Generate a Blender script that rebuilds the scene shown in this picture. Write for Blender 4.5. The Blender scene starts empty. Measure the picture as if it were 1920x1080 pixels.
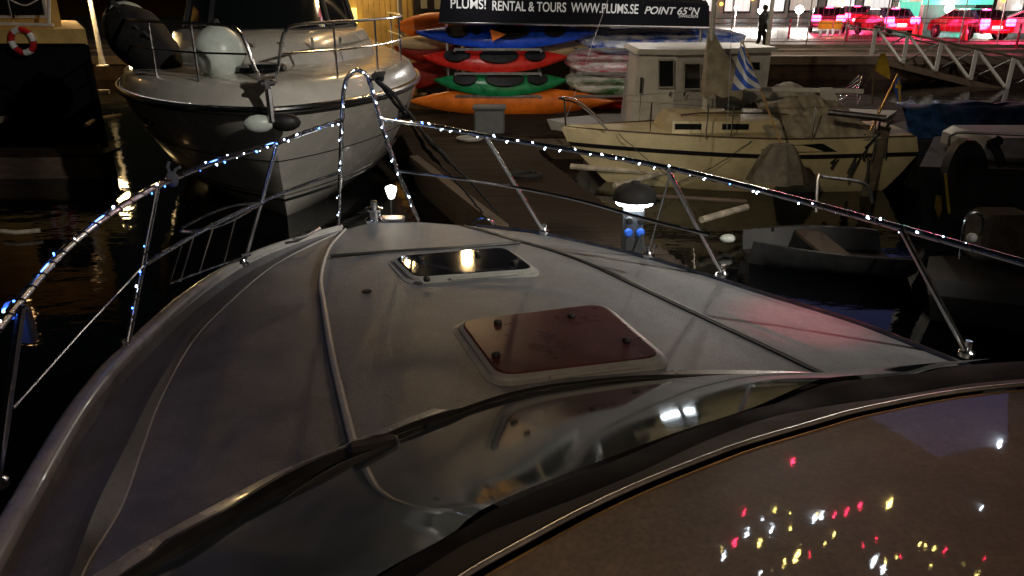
import bpy, math, random
from mathutils import Vector, Matrix, noise
random.seed(7)
R = math.radians
S = bpy.context.scene
C = S.collection
# ---------------------------------------------------------------- camera, sky, sun, exposure
F = 1400.0; H = 3.0; PITCH = math.atan(550/1400)
cam = bpy.data.cameras.new("camera"); co = bpy.data.objects.new("camera", cam); C.objects.link(co)
co.location = (0, 0, H); co.rotation_euler = (R(90)-PITCH, 0, 0)
cam.sensor_width = 36; cam.lens = F/1920*36; cam.clip_start = .05; cam.clip_end = 1500
S.camera = co
w = bpy.data.worlds.new("World"); S.world = w; w.use_nodes = True
nt = w.node_tree; bg = nt.nodes["Background"]
sky = nt.nodes.new("ShaderNodeTexSky"); sky.sky_type = 'NISHITA'; sky.sun_disc = False
SUN_EL, SUN_ROT = R(1.0), R(150)
sky.sun_elevation = SUN_EL; sky.sun_rotation = SUN_ROT
nt.links.new(sky.outputs[0], bg.inputs[0]); bg.inputs[1].default_value = 0.0035
sl = bpy.data.lights.new("moon_light", 'SUN'); so = bpy.data.objects.new("moon_light", sl); C.objects.link(so)
sl.energy = 0.02; sl.angle = R(8); sl.color = (1, .85, .7); so.rotation_euler = (R(50), 0, R(30))
S.view_settings.view_transform = 'Standard'; S.view_settings.look = 'None'
S.view_settings.exposure = 0.0; S.view_settings.gamma = 1
S.cycles.use_denoising = True; S.cycles.max_bounces = 6; S.cycles.sample_clamp_indirect = 4

# ---------------------------------------------------------------- pixel <-> place helpers (photo pixels, real depth)
def ray(px, py):
    x = (px-960)/F; y = (540-py)/F
    return Vector((x, math.cos(PITCH)+y*math.sin(PITCH), -math.sin(PITCH)+y*math.cos(PITCH)))
def G(px, py, z):                      # point at height z
    r = ray(px, py); t = (z-H)/r.z; return Vector((r.x*t, r.y*t, z))
def D(px, py, d):                      # point at ground distance y=d
    r = ray(px, py); t = d/r.y; return Vector((r.x*t, d, H+r.z*t))

# ---------------------------------------------------------------- materials
M = {}
def mat(name, col, rough=.6, metal=0, emit=None, es=0, var=.15, vs=8, bump=0, bs=60, coat=0, crough=.03, grain=0, trans=0, spec=.5, alpha=1, col2=None, stretch=None):
    m = bpy.data.materials.new(name); m.use_nodes = True; n = m.node_tree; p = n.nodes["Principled BSDF"]
    p.inputs['Base Color'].default_value = (*col, 1); p.inputs['Roughness'].default_value = rough
    p.inputs['Metallic'].default_value = metal; p.inputs['Coat Weight'].default_value = coat; p.inputs['Coat Roughness'].default_value = crough
    p.inputs['Transmission Weight'].default_value = trans; p.inputs['Specular IOR Level'].default_value = spec
    p.inputs['Alpha'].default_value = alpha
    if emit: p.inputs['Emission Color'].default_value = (*emit, 1); p.inputs['Emission Strength'].default_value = es
    tc = n.nodes.new("ShaderNodeTexCoord"); mp = n.nodes.new("ShaderNodeMapping"); n.links.new(tc.outputs['Object'], mp.inputs[0])
    if stretch: mp.inputs['Scale'].default_value = stretch
    if var or col2:
        t = n.nodes.new("ShaderNodeTexNoise"); t.inputs['Scale'].default_value = vs; t.inputs['Detail'].default_value = 6
        t.inputs['Roughness'].default_value = .65
        n.links.new(mp.outputs[0], t.inputs['Vector'])
        cr = n.nodes.new("ShaderNodeValToRGB"); n.links.new(t.outputs['Fac'], cr.inputs[0])
        a = tuple(c*(1-var) for c in col); b = tuple(min(1, c*(1+var)) for c in col)
        if col2: b = col2
        cr.color_ramp.elements[0].position = .38; cr.color_ramp.elements[1].position = .62
        cr.color_ramp.elements[0].color = (*a, 1); cr.color_ramp.elements[1].color = (*b, 1)
        n.links.new(cr.outputs[0], p.inputs['Base Color'])
        if grain:
            g1 = n.nodes.new("ShaderNodeTexNoise"); g1.inputs['Scale'].default_value = 150; g1.inputs['Detail'].default_value = 3
            g2 = n.nodes.new("ShaderNodeTexNoise"); g2.inputs['Scale'].default_value = 22; g2.inputs['Detail'].default_value = 8; g2.inputs['Roughness'].default_value = .8
            n.links.new(mp.outputs[0], g1.inputs['Vector']); n.links.new(mp.outputs[0], g2.inputs['Vector'])
            ad = n.nodes.new("ShaderNodeMath"); ad.operation = 'ADD'; n.links.new(g1.outputs['Fac'], ad.inputs[0]); n.links.new(g2.outputs['Fac'], ad.inputs[1])
            mg = n.nodes.new("ShaderNodeMapRange"); n.links.new(ad.outputs[0], mg.inputs[0]); mg.inputs[1].default_value = .7; mg.inputs[2].default_value = 1.3
            mg.inputs[3].default_value = 1-grain; mg.inputs[4].default_value = 1+grain
            vm = n.nodes.new("ShaderNodeVectorMath"); vm.operation = 'SCALE'; n.links.new(cr.outputs[0], vm.inputs[0]); n.links.new(mg.outputs[0], vm.inputs['Scale'])
            n.links.new(vm.outputs[0], p.inputs['Base Color'])
        mr = n.nodes.new("ShaderNodeMapRange"); n.links.new(t.outputs['Fac'], mr.inputs[0])
        mr.inputs[1].default_value = .3; mr.inputs[2].default_value = .7
        mr.inputs[3].default_value = max(0, rough*.8); mr.inputs[4].default_value = min(1, rough*1.2)
        n.links.new(mr.outputs[0], p.inputs['Roughness'])
    if bump:
        t2 = n.nodes.new("ShaderNodeTexNoise"); t2.inputs['Scale'].default_value = bs; t2.inputs['Detail'].default_value = 4
        n.links.new(mp.outputs[0], t2.inputs['Vector'])
        bn = n.nodes.new("ShaderNodeBump"); bn.inputs['Strength'].default_value = bump; bn.inputs['Distance'].default_value = .01
        n.links.new(t2.outputs['Fac'], bn.inputs['Height']); n.links.new(bn.outputs[0], p.inputs['Normal'])
        if coat: pass
    M[name] = m; return m
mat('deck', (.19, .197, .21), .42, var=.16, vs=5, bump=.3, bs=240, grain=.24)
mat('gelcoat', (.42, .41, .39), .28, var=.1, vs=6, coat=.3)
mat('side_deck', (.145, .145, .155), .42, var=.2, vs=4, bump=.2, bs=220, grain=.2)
mat('molding', (.5, .49, .46), .4, var=.12, vs=30)
mat('hatch_frame', (.34, .34, .31), .42, var=.1, vs=20)
mat('hatch_dark', (.012, .012, .016), .05, coat=.6, var=.2)
mat('hatch_red', (.11, .036, .032), .3, spec=.25, var=.3, vs=3.5, grain=.15)
mat('rubber', (.012, .012, .012), .55, var=.3)
mat('black_soft', (.003, .003, .0035), .9, var=.3, spec=.1)
mat('chrome', (.8, .8, .82), .2, 1, var=.06, vs=40)
mat('steel_bright', (.8, .8, .78), .45, 1)
mat('steel_dull', (.45, .45, .46), .35, 1, var=.15, vs=20)
mat('windscreen', (.045, .07, .078), .06, var=.3, vs=3, spec=.5)
mat('roof_glass', (.155, .118, .09), .45, grain=.3, var=.22, vs=3, coat=1, crough=.02, spec=.3)
mat('roof_rim', (.04, .033, .028), .7, spec=.1, var=.2, vs=6)
mat('hull_white', (.64, .61, .55), .25, coat=.4, var=.07, vs=3)
mat('hull_cream', (.62, .53, .32), .4, var=.12, vs=2.5)
mat('stripe_black', (.012, .012, .014), .35, var=.1)
mat('cabin_white', (.55, .54, .52), .5, var=.12, vs=4)
mat('dinghy_grey', (.03, .03, .031), .6, var=.3, vs=4)
mat('canvas_grey', (.36, .32, .25), .85, var=.25, vs=5, bump=.4, bs=14)
mat('canvas_pale', (.42, .41, .37), .8, var=.25, vs=6, bump=.4, bs=12)
mat('canvas_black', (.01, .01, .011), .8, var=.3)
mat('cloth_brown', (.11, .09, .065), .9, var=.3, vs=9, bump=.4, bs=20)
mat('tarp_blue', (.02, .07, .2), .4, var=.5, vs=6, bump=.7, bs=8)
mat('glass_dark', (.01, .012, .014), .08, var=0, spec=.7)
mat('fender', (.62, .68, .63), .35, var=.12, vs=4)
mat('kayak_blue', (.01, .07, .62), .3, var=.15)
mat('kayak_red', (.6, .02, .012), .3, var=.15)
mat('kayak_green', (.01, .22, .07), .3, var=.25)
mat('kayak_orange', (.75, .17, .012), .35, var=.2, vs=3)
mat('kayak_cream', (.6, .45, .25), .4, var=.1)
mat('kayak_dark_red', (.3, .02, .01), .4, var=.2)
mat('hatch_black', (.01, .01, .012), .5, var=.2)
mat('wrap_blue', (.03, .09, .5), .2, col2=(.8, .83, .86), vs=3.5, bump=.8, bs=11, stretch=(.5, 2, 2))
mat('wrap_pink', (.5, .09, .12), .22, col2=(.62, .6, .6), vs=5, bump=.8, bs=11, stretch=(.5, 2, 2))
mat('wrap_green', (.04, .14, .04), .25, col2=(.6, .56, .5), vs=3, bump=.8, bs=11, stretch=(.5, 2, 2))
mat('plank', (.024, .0145, .008), .85, spec=.15, var=.5, vs=5, bump=.5, bs=30, stretch=(1, 14, 1))
mat('quay_stone', (.075, .05, .038), .9, spec=.2, var=.45, vs=1.4, bump=.6, bs=6)
mat('quay_paving', (.20, .155, .12), .7, var=.3, vs=1.2, bump=.4, bs=10)
mat('asphalt', (.055, .05, .05), .45, var=.25, vs=3, bump=.2)
mat('timber', (.09, .062, .042), .8, var=.3, vs=4, stretch=(1, 1, 6))
mat('timber_pale', (.36, .31, .24), .8, var=.3, vs=6)
mat('wall_yellow', (.62, .42, .14), .8, var=.15, vs=3)
mat('hull_black', (.006, .006, .007), .6, var=.2, spec=.2)
mat('wall_dark', (.03, .03, .035), .7, var=.3)
mat('sign_black', (.005, .005, .008), .8, var=.2, spec=.1)
mat('sign_white', (.72, .74, .76), .5, var=.03)
mat('paper', (.6, .6, .5), .8, var=.05)
mat('flag_blue', (.03, .1, .5), .8, var=.1); mat('flag_white', (.6, .62, .65), .8, var=.1)
mat('flag_yellow', (.5, .33, .03), .8, var=.2)
mat('pole_white', (.6, .6, .58), .4, var=.1)
mat('brass', (.5, .32, .12), .35, .8, var=.2)
mat('skin', (.4, .25, .18), .6); mat('clothes_black', (.012, .012, .014), .85, var=.3)
mat('car_red', (.22, .012, .014), .25, coat=.7, var=.05); mat('car_white', (.55, .55, .54), .25, coat=.7, var=.05)
mat('car_dark', (.05, .02, .025), .25, coat=.7, var=.05); mat('tyre', (.015, .015, .015), .8)
mat('cone_red', (.7, .06, .03), .5); mat('delineator', (.6, .02, .06), .5, emit=(1, .02, .08), es=.05)
mat('rope_black', (.012, .012, .013), .9, bump=.6, bs=80)
mat('ped_grey', (.09, .095, .10), .5, var=.1); mat('post_dark', (.06, .065, .075), .4, var=.1)
mat('socket_blue', (.01, .08, .5), .4, emit=(.1, .3, 1), es=.12)
mat('red_plastic', (.5, .02, .02), .4)
mat('leaf', (.05, .07, .03), .7, var=.3); mat('bark', (.06, .045, .03), .9)
mat('facade', (.34, .32, .3), .8, var=.15, vs=.6); mat('facade_dark', (.07, .065, .07), .8, var=.2, vs=.6)
_n = M['roof_glass'].node_tree; _p = _n.nodes['Principled BSDF']; _t = _n.nodes.new('ShaderNodeTexCoord')
_a = _n.nodes.new('ShaderNodeTexNoise'); _a.inputs['Scale'].default_value = 38; _a.inputs['Detail'].default_value = 5; _n.links.new(_t.outputs['Object'], _a.inputs['Vector'])
_v = _n.nodes.new('ShaderNodeTexVoronoi'); _v.inputs['Scale'].default_value = 130; _n.links.new(_t.outputs['Object'], _v.inputs['Vector'])
_m = _n.nodes.new('ShaderNodeMath'); _m.operation = 'MULTIPLY_ADD'; _m.inputs[1].default_value = .12; _n.links.new(_v.outputs['Distance'], _m.inputs[0]); _n.links.new(_a.outputs['Fac'], _m.inputs[2])
_b = _n.nodes.new('ShaderNodeBump'); _b.inputs['Strength'].default_value = .010; _b.inputs['Distance'].default_value = .004; _n.links.new(_m.outputs[0], _b.inputs['Height']); _n.links.new(_b.outputs[0], _p.inputs['Coat Normal'])
def lamp(name, col, s): return mat(name, (.8, .8, .8), .4, emit=col, es=s, var=0)
lamp('led_white', (.6, .74, 1), 24); lamp('led_blue', (.04, .16, 1), 22); lamp('lamp_warm', (1, .62, .22), 60)
lamp('lamp_gold', (1, .7, .3), 190); lamp('lamp_white', (.95, 1, .96), 40); lamp('ring_white', (.85, .95, 1), 38); lamp('tail_red', (1, .02, .12), 26)
lamp('plate_white', (1, .8, .8), 5); lamp('win_warm', (1, .6, .2), 2.2); lamp('win_white', (.9, .88, .85), .8)
lamp('neon_green', (.03, .75, .5), 1.1); lamp('neon_red', (1, .03, .08), 10); lamp('neon_white', (.85, .92, 1), 12)
lamp('head_white', (1, .95, .85), 12); lamp('lantern', (1, .97, .85), 7); lamp('win_yellow', (1, .85, .15), 1.6)
lamp('soft_shop', (1, .78, .66), .35); lamp('amber', (1, .4, .03), 5); lamp('cyl_blue', (.02, .1, .9), .8)

# ---------------------------------------------------------------- mesh builder
class MB:
    def __init__(s): s.v = []; s.f = []
    def add(s, vs, fs):
        k = len(s.v); s.v += [Vector(v) for v in vs]; s.f += [tuple(i+k for i in f) for f in fs]; return s
    def box(s, c, d, rz=0, rx=0, ry=0, bev=0):
        mt = Matrix.Translation(Vector(c)) @ Matrix.Rotation(rz, 4, 'Z') @ Matrix.Rotation(ry, 4, 'Y') @ Matrix.Rotation(rx, 4, 'X')
        hx, hy, hz = d[0]/2, d[1]/2, d[2]/2
        if bev:
            b = min(bev, hx*.9, hy*.9, hz*.9); vs = []; rings = []
            for (zz, ins) in ((-hz, b), (-hz+b, 0), (hz-b, 0), (hz, b)):
                x, y = hx-ins, hy-ins; e = b if ins == 0 else b*.6
                ring = [(x-e, -y), (x, -y+e), (x, y-e), (x-e, y), (-x+e, y), (-x, y-e), (-x, -y+e), (-x+e, -y)]
                rings.append([(a[0], a[1], zz) for a in ring])
            return s.loft([[mt @ Vector(p) for p in r] for r in rings], close=True, caps=True)
        vs = [mt @ Vector((a*hx, b*hy, c_*hz)) for c_ in (-1, 1) for a, b in ((-1, -1), (1, -1), (1, 1), (-1, 1))]
        return s.add(vs, [(3, 2, 1, 0), (4, 5, 6, 7), (0, 1, 5, 4), (1, 2, 6, 5), (2, 3, 7, 6), (3, 0, 4, 7)])
    def loft(s, rings, close=False, caps=False):
        n = len(rings[0]); vs = [p for r in rings for p in r]; fs = []
        for i in range(len(rings)-1):
            for j in range(n if close else n-1):
                a = i*n+j; b = i*n+(j+1) % n; fs.append((a, b, b+n, a+n))
        if caps: fs.append(tuple(reversed(range(n)))); fs.append(tuple(range((len(rings)-1)*n, len(rings)*n)))
        return s.add(vs, fs)
    def tube(s, pts, r, n=8, caps=True):
        pts = [Vector(p) for p in pts]; rings = []; up = None
        for i, p in enumerate(pts):
            t = (pts[min(i+1, len(pts)-1)]-pts[max(i-1, 0)])
            if t.length < 1e-9: t = Vector((0, 0, 1))
            t.normalize()
            if up is None: up = Vector((0, 0, 1)) if abs(t.z) < .9 else Vector((1, 0, 0))
            a = t.cross(up); 
            if a.length < 1e-6: a = t.cross(Vector((0, 1, 0)))
            a.normalize(); b = a.cross(t); b.normalize(); up = b
            rr = r[i] if isinstance(r, (list, tuple)) else r
            rings.append([p+(a*math.cos(q)+b*math.sin(q))*rr for q in [2*math.pi*k/n for k in range(n)]])
        return s.loft(rings, close=True, caps=caps)
    def lathe(s, c, prof, n=20, axis=None):
        c = Vector(c); q = Vector(axis).normalized().to_track_quat('Z', 'Y') if axis else None
        rings = []
        for r, z in prof:
            ring = [Vector((r*math.cos(2*math.pi*k/n), r*math.sin(2*math.pi*k/n), z)) for k in range(n)]
            rings.append([c+(q @ p if q else p) for p in ring])
        return s.loft(rings, close=True, caps=True)
    def ball(s, c, r, n=14, sq=(1, 1, 1)):
        m = n//2; prof = [(max(1e-3, math.sin(math.pi*i/m)), -math.cos(math.pi*i/m)) for i in range(m+1)]
        c = Vector(c)
        rings = [[c+Vector((a*math.cos(2*math.pi*k/n)*r*sq[0], a*math.sin(2*math.pi*k/n)*r*sq[1], z*r*sq[2])) for k in range(n)] for a, z in prof]
        return s.loft(rings, close=True, caps=True)
    def prism(s, poly, off):            # polygon extruded along a vector
        off = Vector(off); a = [Vector(p) for p in poly]
        return s.loft([a, [p+off for p in a]], close=True, caps=True)
def spline(pts, n):                     # Catmull-Rom, evenly resampled
    P = [Vector(p) for p in pts]
    if len(P) > 2:
        Q = [2*P[0]-P[1]]+P+[2*P[-1]-P[-2]]; out = []
        for i in range(1, len(Q)-2):
            for k in range(12):
                t = k/12; a, b, c, d = Q[i-1], Q[i], Q[i+1], Q[i+2]
                out.append(.5*((2*b)+(c-a)*t+(2*a-5*b+4*c-d)*t*t+(3*b-a-3*c+d)*t**3))
        out.append(P[-1]); P = out
    L = [0]
    for i in range(1, len(P)): L.append(L[-1]+(P[i]-P[i-1]).length)
    res = []; j = 0
    for k in range(n):
        x = L[-1]*k/(n-1)
        while j < len(L)-2 and L[j+1] < x: j += 1
        u = (x-L[j])/max(1e-9, L[j+1]-L[j]); res.append(P[j].lerp(P[j+1], min(1, u)))
    return res
def wloc(o):
    v = Vector((0, 0, 0))
    while o: v += o.location; o = o.parent
    return v
def ob(name, mb, m, parent=None, local=False, smooth=True, mod=None):
    me = bpy.data.meshes.new(name); off = wloc(parent) if (parent and not local) else Vector((0, 0, 0))
    me.from_pydata([tuple(v-off) for v in mb.v], [], mb.f); me.validate(); me.update()
    o = bpy.data.objects.new(name, me); C.objects.link(o); o.parent = parent
    for q in (m if isinstance(m, (list, tuple)) else [m]): me.materials.append(M[q] if isinstance(q, str) else q)
    if smooth:
        me.polygons.foreach_set('use_smooth', [True]*len(me.polygons))
        try: me.set_sharp_from_angle(angle=R(38))
        except Exception: pass
    if mod:
        b = o.modifiers.new('b', 'BEVEL'); b.width = mod; b.segments = 2
    return o
def thing(name, label, cat, loc=(0, 0, 0), rz=0, group=None, rot=None):
    o = bpy.data.objects.new(name, None); C.objects.link(o); o.location = loc
    o.rotation_euler = rot if rot else (0, 0, rz); o['label'] = label; o['category'] = cat
    o.empty_display_size = .1
    if group: o['group'] = group
    return o
def tag(o, label, cat, group=None):
    o['label'] = label; o['category'] = cat
    if group: o['group'] = group
    return o
def struct(o, kind='structure', label=None):
    o['kind'] = kind
    if label: o['label'] = label
    return o
def dup(root, loc, rot, label, group=None):
    r = root.copy(); C.objects.link(r); r.location = loc; r.rotation_euler = rot; r['label'] = label
    if group: r['group'] = group
    for ch in list(root.children):
        c = ch.copy(); C.objects.link(c); c.parent = r
        for g in list(ch.children):
            d = g.copy(); C.objects.link(d); d.parent = c
    return r
def plight(name, loc, col, e, r=.08, parent=None, spot=None, aim=None):
    l = bpy.data.lights.new(name, 'SPOT' if spot else 'POINT'); l.energy = e; l.color = col; l.shadow_soft_size = r
    o = bpy.data.objects.new(name, l); C.objects.link(o); o.location = Vector(loc)-(wloc(parent) if parent else Vector((0, 0, 0))); o.parent = parent
    if spot:
        l.spot_size = R(spot); l.spot_blend = 1 if spot < 12 else .6
        o.rotation_euler = (Vector(aim)-Vector(loc)).to_track_quat('-Z', 'Y').to_euler()
    return o

# ================================================================ SETTING
# water
m = mat('water', (.0015, .002, .003), .03, var=0, spec=.3)
n = m.node_tree; p = n.nodes['Principled BSDF']; tc = n.nodes.new('ShaderNodeTexCoord')
mp = n.nodes.new('ShaderNodeMapping'); mp.inputs['Scale'].default_value = (1, 1.6, 1); n.links.new(tc.outputs['Object'], mp.inputs[0])
t1 = n.nodes.new('ShaderNodeTexNoise'); t1.inputs['Scale'].default_value = 1.7; t1.inputs['Detail'].default_value = 5; n.links.new(mp.outputs[0], t1.inputs['Vector'])
bp = n.nodes.new('ShaderNodeBump'); bp.inputs['Strength'].default_value = .07; bp.inputs['Distance'].default_value = .12
n.links.new(t1.outputs['Fac'], bp.inputs['Height']); n.links.new(bp.outputs[0], p.inputs['Normal'])
struct(ob('water', MB().add([(-300, -200, 0), (300, -200, 0), (300, 600, 0), (-300, 600, 0)], [(0, 1, 2, 3)]), 'water', smooth=False))
QZ = .85
# quay and road
struct(ob('quay', MB().box((8, 40.5, QZ-1), (160, 22, 2)).box((8, 29.35, QZ-.14), (160, .35, .3)).box((8, 31.6, QZ+.05), (160, .3, .1)).box((8, 34.4, QZ+.06), (160, .25, .12)), 'quay_paving', smooth=False))
struct(ob('quay_wall', MB().box((8, 29.42, QZ-1.2), (160, .2, 1.8)), 'quay_stone', smooth=False))
struct(ob('road', MB().box((8, 62, QZ-.5), (220, 42, 1.02)), 'asphalt', smooth=False))
mk = MB()
for i in range(22): mk.box((-40+i*4.4, 50.0, QZ+.018), (2.2, .12, .008))
struct(ob('road_marking', mk, 'sign_white', smooth=False))

# ================================================================ OUR MOTOR BOAT
boat = thing('motor_boat', 'grey white motor boat in the foreground, foredeck with two hatches seen from its helm', 'motor boat', (0.3, 2.2, 0))
NR = 70
def curve(px, z, n=NR):
    if isinstance(z, (int, float)): z = [z]*len(px)
    return spline([G(a, b, zz) for (a, b), zz in zip(px, z)], n)
gun_out = curve([(640, 427), (560, 449), (460, 486), (350, 556), (224, 672), (175, 721), (110, 811), (41, 929), (0, 998), (-70, 1120)], 1.74)
gun_in = curve([(643, 430), (568, 453), (470, 493), (362, 566), (244, 677), (205, 722), (163, 778), (102, 884), (20, 1035), (-25, 1120)], 1.75)
groove = [v+Vector((.012, 0, -.035)) for v in gun_in]
ridge_out = curve([(644, 431), (572, 458), (480, 506), (375, 592), (318, 660), (285, 709), (212, 844), (163, 941), (118, 1055), (95, 1120)], 1.735)
ridge_top = curve([(645, 431), (580, 459), (500, 504), (395, 590), (335, 660), (290, 730), (232, 844), (182, 945), (140, 1055), (118, 1120)], [1.75, 1.752, 1.76, 1.77, 1.78, 1.785, 1.79, 1.79, 1.79, 1.79])
ridge_in = curve([(646, 431), (585, 460), (510, 500), (420, 577), (358, 645), (301, 750), (269, 835), (228, 950), (165, 1055), (140, 1120)], 1.745)
trunk_l = curve([(648, 431), (618, 466), (602, 520), (607, 570), (622, 660), (645, 760), (664, 835), (672, 868), (680, 900), (700, 960)], 1.765)
c1 = curve([(700, 418), (720, 470), (740, 560), (790, 680), (850, 780), (900, 850)], 1.80)
c2 = curve([(790, 417), (850, 460), (930, 540), (1020, 640), (1090, 730), (1150, 800)], 1.805)
trunk_r = curve([(870, 423), (960, 448), (1080, 483), (1200, 537), (1330, 598), (1440, 649), (1550, 702), (1640, 745)], 1.775)
r_mid = curve([(880, 424), (985, 445), (1120, 482), (1240, 520), (1370, 568), (1500, 622), (1660, 690), (1760, 735)], 1.755)
r_edge = curve([(890, 424), (1000, 437), (1170, 474), (1300, 511), (1430, 553), (1600, 606), (1760, 669), (1900, 725)], 1.745)
def step(cv, dx, dz): return [v+Vector((dx, 0, dz)) for v in cv]
def loftc(cs, fill=3):
    rings = []
    for a, b in zip(cs[:-1], cs[1:]):
        for k in range(fill): rings.append([p.lerp(q, k/fill) for p, q in zip(a, b)])
    rings.append(cs[-1]); return [list(reversed(r)) for r in rings]
dk = MB(); dk.loft(loftc([trunk_l, c1, c2, trunk_r], 4))
ob('deck', dk, 'deck', boat)
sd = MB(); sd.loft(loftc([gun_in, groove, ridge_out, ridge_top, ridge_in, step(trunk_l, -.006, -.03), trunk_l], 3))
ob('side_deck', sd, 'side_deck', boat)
sr = MB(); sr.loft(loftc([trunk_r, step(trunk_r, .012, -.028), r_mid, r_edge], 3))
ob('side_deck', sr, 'deck', boat)
# hull sides and bow face
prof_l = [gun_in, step(gun_in, -.01, .012), step(gun_out, 0, .0), step(gun_out, -.02, -.06), step(gun_out, -.02, -.3), step(gun_out, .25, -1.1), step(gun_out, .5, -1.9)]
hl = MB(); hl.loft([list(r) for r in loftc(prof_l, 2)])
prof_r = [r_edge, step(r_edge, .03, -.03), step(r_edge, .03, -.1), step(r_edge, 0, -.35), step(r_edge, -.25, -1.1), step(r_edge, -.5, -1.9)]
hl.loft(loftc(prof_r, 2))
bowline = [gun_out[0], gun_in[0], trunk_l[0], c1[0], c2[0], trunk_r[0], r_edge[0]]
bb = spline(bowline, 20); cen = Vector((-.6, 3.2, 0))
def shrink(l, k, dz): return [Vector((cen.x+(v.x-cen.x)*k, cen.y+(v.y-cen.y)*k, v.z+dz)) for v in l]
hl.loft([bb, shrink(bb, 1.03, -.03), shrink(bb, 1.0, -.2), shrink(bb, .6, -1.9)])
ob('hull', hl, 'gelcoat', boat)
ob('rub_rail', MB().tube(step(r_edge, .012, .004), .011, 8), 'steel_dull', boat)
ob('toe_rail', MB().tube([a.lerp(b, .5)+Vector((0, 0, .012)) for a, b in zip(gun_out, gun_in)], [.012+.022*min(1, k/30) for k in range(NR)], 10), 'gelcoat', boat)
ob('seam_strip', MB().tube(step(ridge_in, 0, .001), .0035, 6), 'molding', boat)
ob('trunk_molding', MB().tube(step(trunk_l[:61], 0, .004), [.006+.007*min(1, k/40) for k in range(61)], 8), 'molding', boat)
ob('trunk_molding', MB().tube(step(trunk_r, .003, -.002), .008, 8), 'hatch_frame', boat)
ob('trunk_groove', MB().tube([v+Vector((-.022, -.008, .0)) for v in trunk_r], .0075, 6), 'rubber', boat)
ob('cross_groove', MB().tube(spline([G(620, 480, 1.790), G(740, 471, 1.803), G(860, 464, 1.806), G(975, 455, 1.790)], 16), .009, 6), 'rubber', boat)
ob('deck_drain', MB().lathe(G(688, 547, 1.795), [(.022, 0), (.022, .006), (.012, .009)], 14), 'rubber', boat)
# hatches
def rounded(cs, rad, n=6):
    out = []
    for i in range(4):
        p = cs[i]; a = cs[i-1]; b = cs[(i+1) % 4]
        u = (a-p).normalized()*rad; v = (b-p).normalized()*rad
        for k in range(n+1):
            t = k/n; out.append((p+u)*(1-t)**2+p*2*t*(1-t)+(p+v)*t*t)
    return out
def scale_ring(r, k, dz, m=None):
    c = sum(r, Vector())/len(r)
    L = max((v-c).length for v in r)
    return [v-(v-c).normalized()*k+Vector((0, 0, dz)) for v in r]
def hatch(corners, rad, glassm, latches, handle=True):
    z0 = 1.80; cs = [G(a, b, z0) for a, b in corners]; r0 = rounded(cs, rad)
    base = MB().loft([scale_ring(r0, -.012, -.03), scale_ring(r0, -.010, .004), scale_ring(r0, .012, .010), scale_ring(r0, .014, .020), scale_ring(r0, .030, .027), scale_ring(r0, .034, .022)], close=True, caps=True)
    h = ob('hatch', base, 'hatch_frame', boat)
    g = MB().loft([scale_ring(r0, .033, .020), scale_ring(r0, .033, .027), scale_ring(r0, .040, .030)], close=True, caps=True)
    ob('hatch_pane', g, glassm, h, smooth=False)
    for a, b in latches:
        q = G(a, b, z0+.041)
        ob('hatch_latch', MB().lathe(q, [(.014, -.014), (.016, -.002), (.011, .005), (.003, .007)], 12), 'rubber', h)
    if handle:
        a, b = cs[3], cs[2]; d = b-a
        p0 = a+d*.30; p1 = a+d*.82; o_ = Vector((d.y, -d.x, 0)).normalized()*-.0
        ob('hinge_bar', MB().box((p0+p1)/2+Vector((0, -.004, .014)), ((p1-p0).length, .012, .014), rz=math.atan2(d.y, d.x), bev=.004), 'hatch_frame', h)
    return h
h1 = hatch([(845, 611), (1135, 575), (1262, 685), (925, 727)], .085, 'hatch_red', [(933, 602), (1072, 590), (930, 663), (1175, 636)])
h1['label'] = 'near hatch with reddish brown pane'
h2 = hatch([(727, 490), (955, 470), (1015, 515), (768, 534)], .07, 'hatch_dark', [(788, 483), (896, 474), (800, 521), (965, 491)])
h2['label'] = 'far hatch with black mirror pane'
# bow rail
rail = ob('bow_rail', MB().tube(spline([D(635, 424, 4.12), D(638, 320, 4.12), D(641, 225, 4.12), D(645, 165, 4.12), D(655, 140, 4.12), D(671, 131, 4.12), D(687, 140, 4.12), D(697, 165, 4.12), D(712, 222, 4.12), D(745, 320, 4.12), D(785, 415, 4.12)], 70), .0115, 10), 'chrome', boat)
zt = 2.33
RT = [D(712, 222, 4.12), G(810, 236, 2.345), G(910, 255, 2.33), G(1080, 283, 2.30), G(1250, 314, 2.28), G(1470, 368, 2.265), G(1690, 428, 2.25), G(1920, 493, 2.24), G(2150, 560, 2.24)]
LT = [D(641, 226, 4.12), G(580, 246, 2.345), G(520, 268, 2.33), G(400, 305, 2.32), G(293, 350, 2.30), G(200, 405, 2.29), G(120, 470, 2.28), G(40, 560, 2.27), G(-90, 720, 2.26)]
RT = spline(RT, 90); LT = spline(LT, 90)
ob('top_rail', MB().tube(RT, .0125, 10), 'chrome', rail)
ob('top_rail', MB().tube(LT, .0125, 10), 'chrome', rail)
ob('middle_rail', MB().tube(spline([D(745, 320, 4.12), G(860, 335, 2.09), G(975, 353, 2.06), G(1090, 377, 2.05), G(1215, 412, 2.03), G(1330, 440, 2.02)], 30), .009, 8), 'chrome', rail)
ob('middle_rail', MB().tube(spline([D(638, 323, 4.12), G(560, 350, 2.07), G(480, 383, 2.06), G(380, 432, 2.05), G(270, 497, 2.04)], 30), .009, 8), 'chrome', rail)
ob('lifeline', MB().tube([G(270, 497, 2.04), G(150, 625, 2.03), G(25, 765, 2.02)], .0035, 6), 'steel_dull', rail)
def post(t, b, r=.011):
    f = b+Vector((0, 0, .006))
    o_ = ob('stanchion', MB().tube([t, b], r, 10).lathe(b, [(.028, -.01), (.028, .006), (.015, .02), (.012, .05)], 14), 'chrome', rail)
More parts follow.
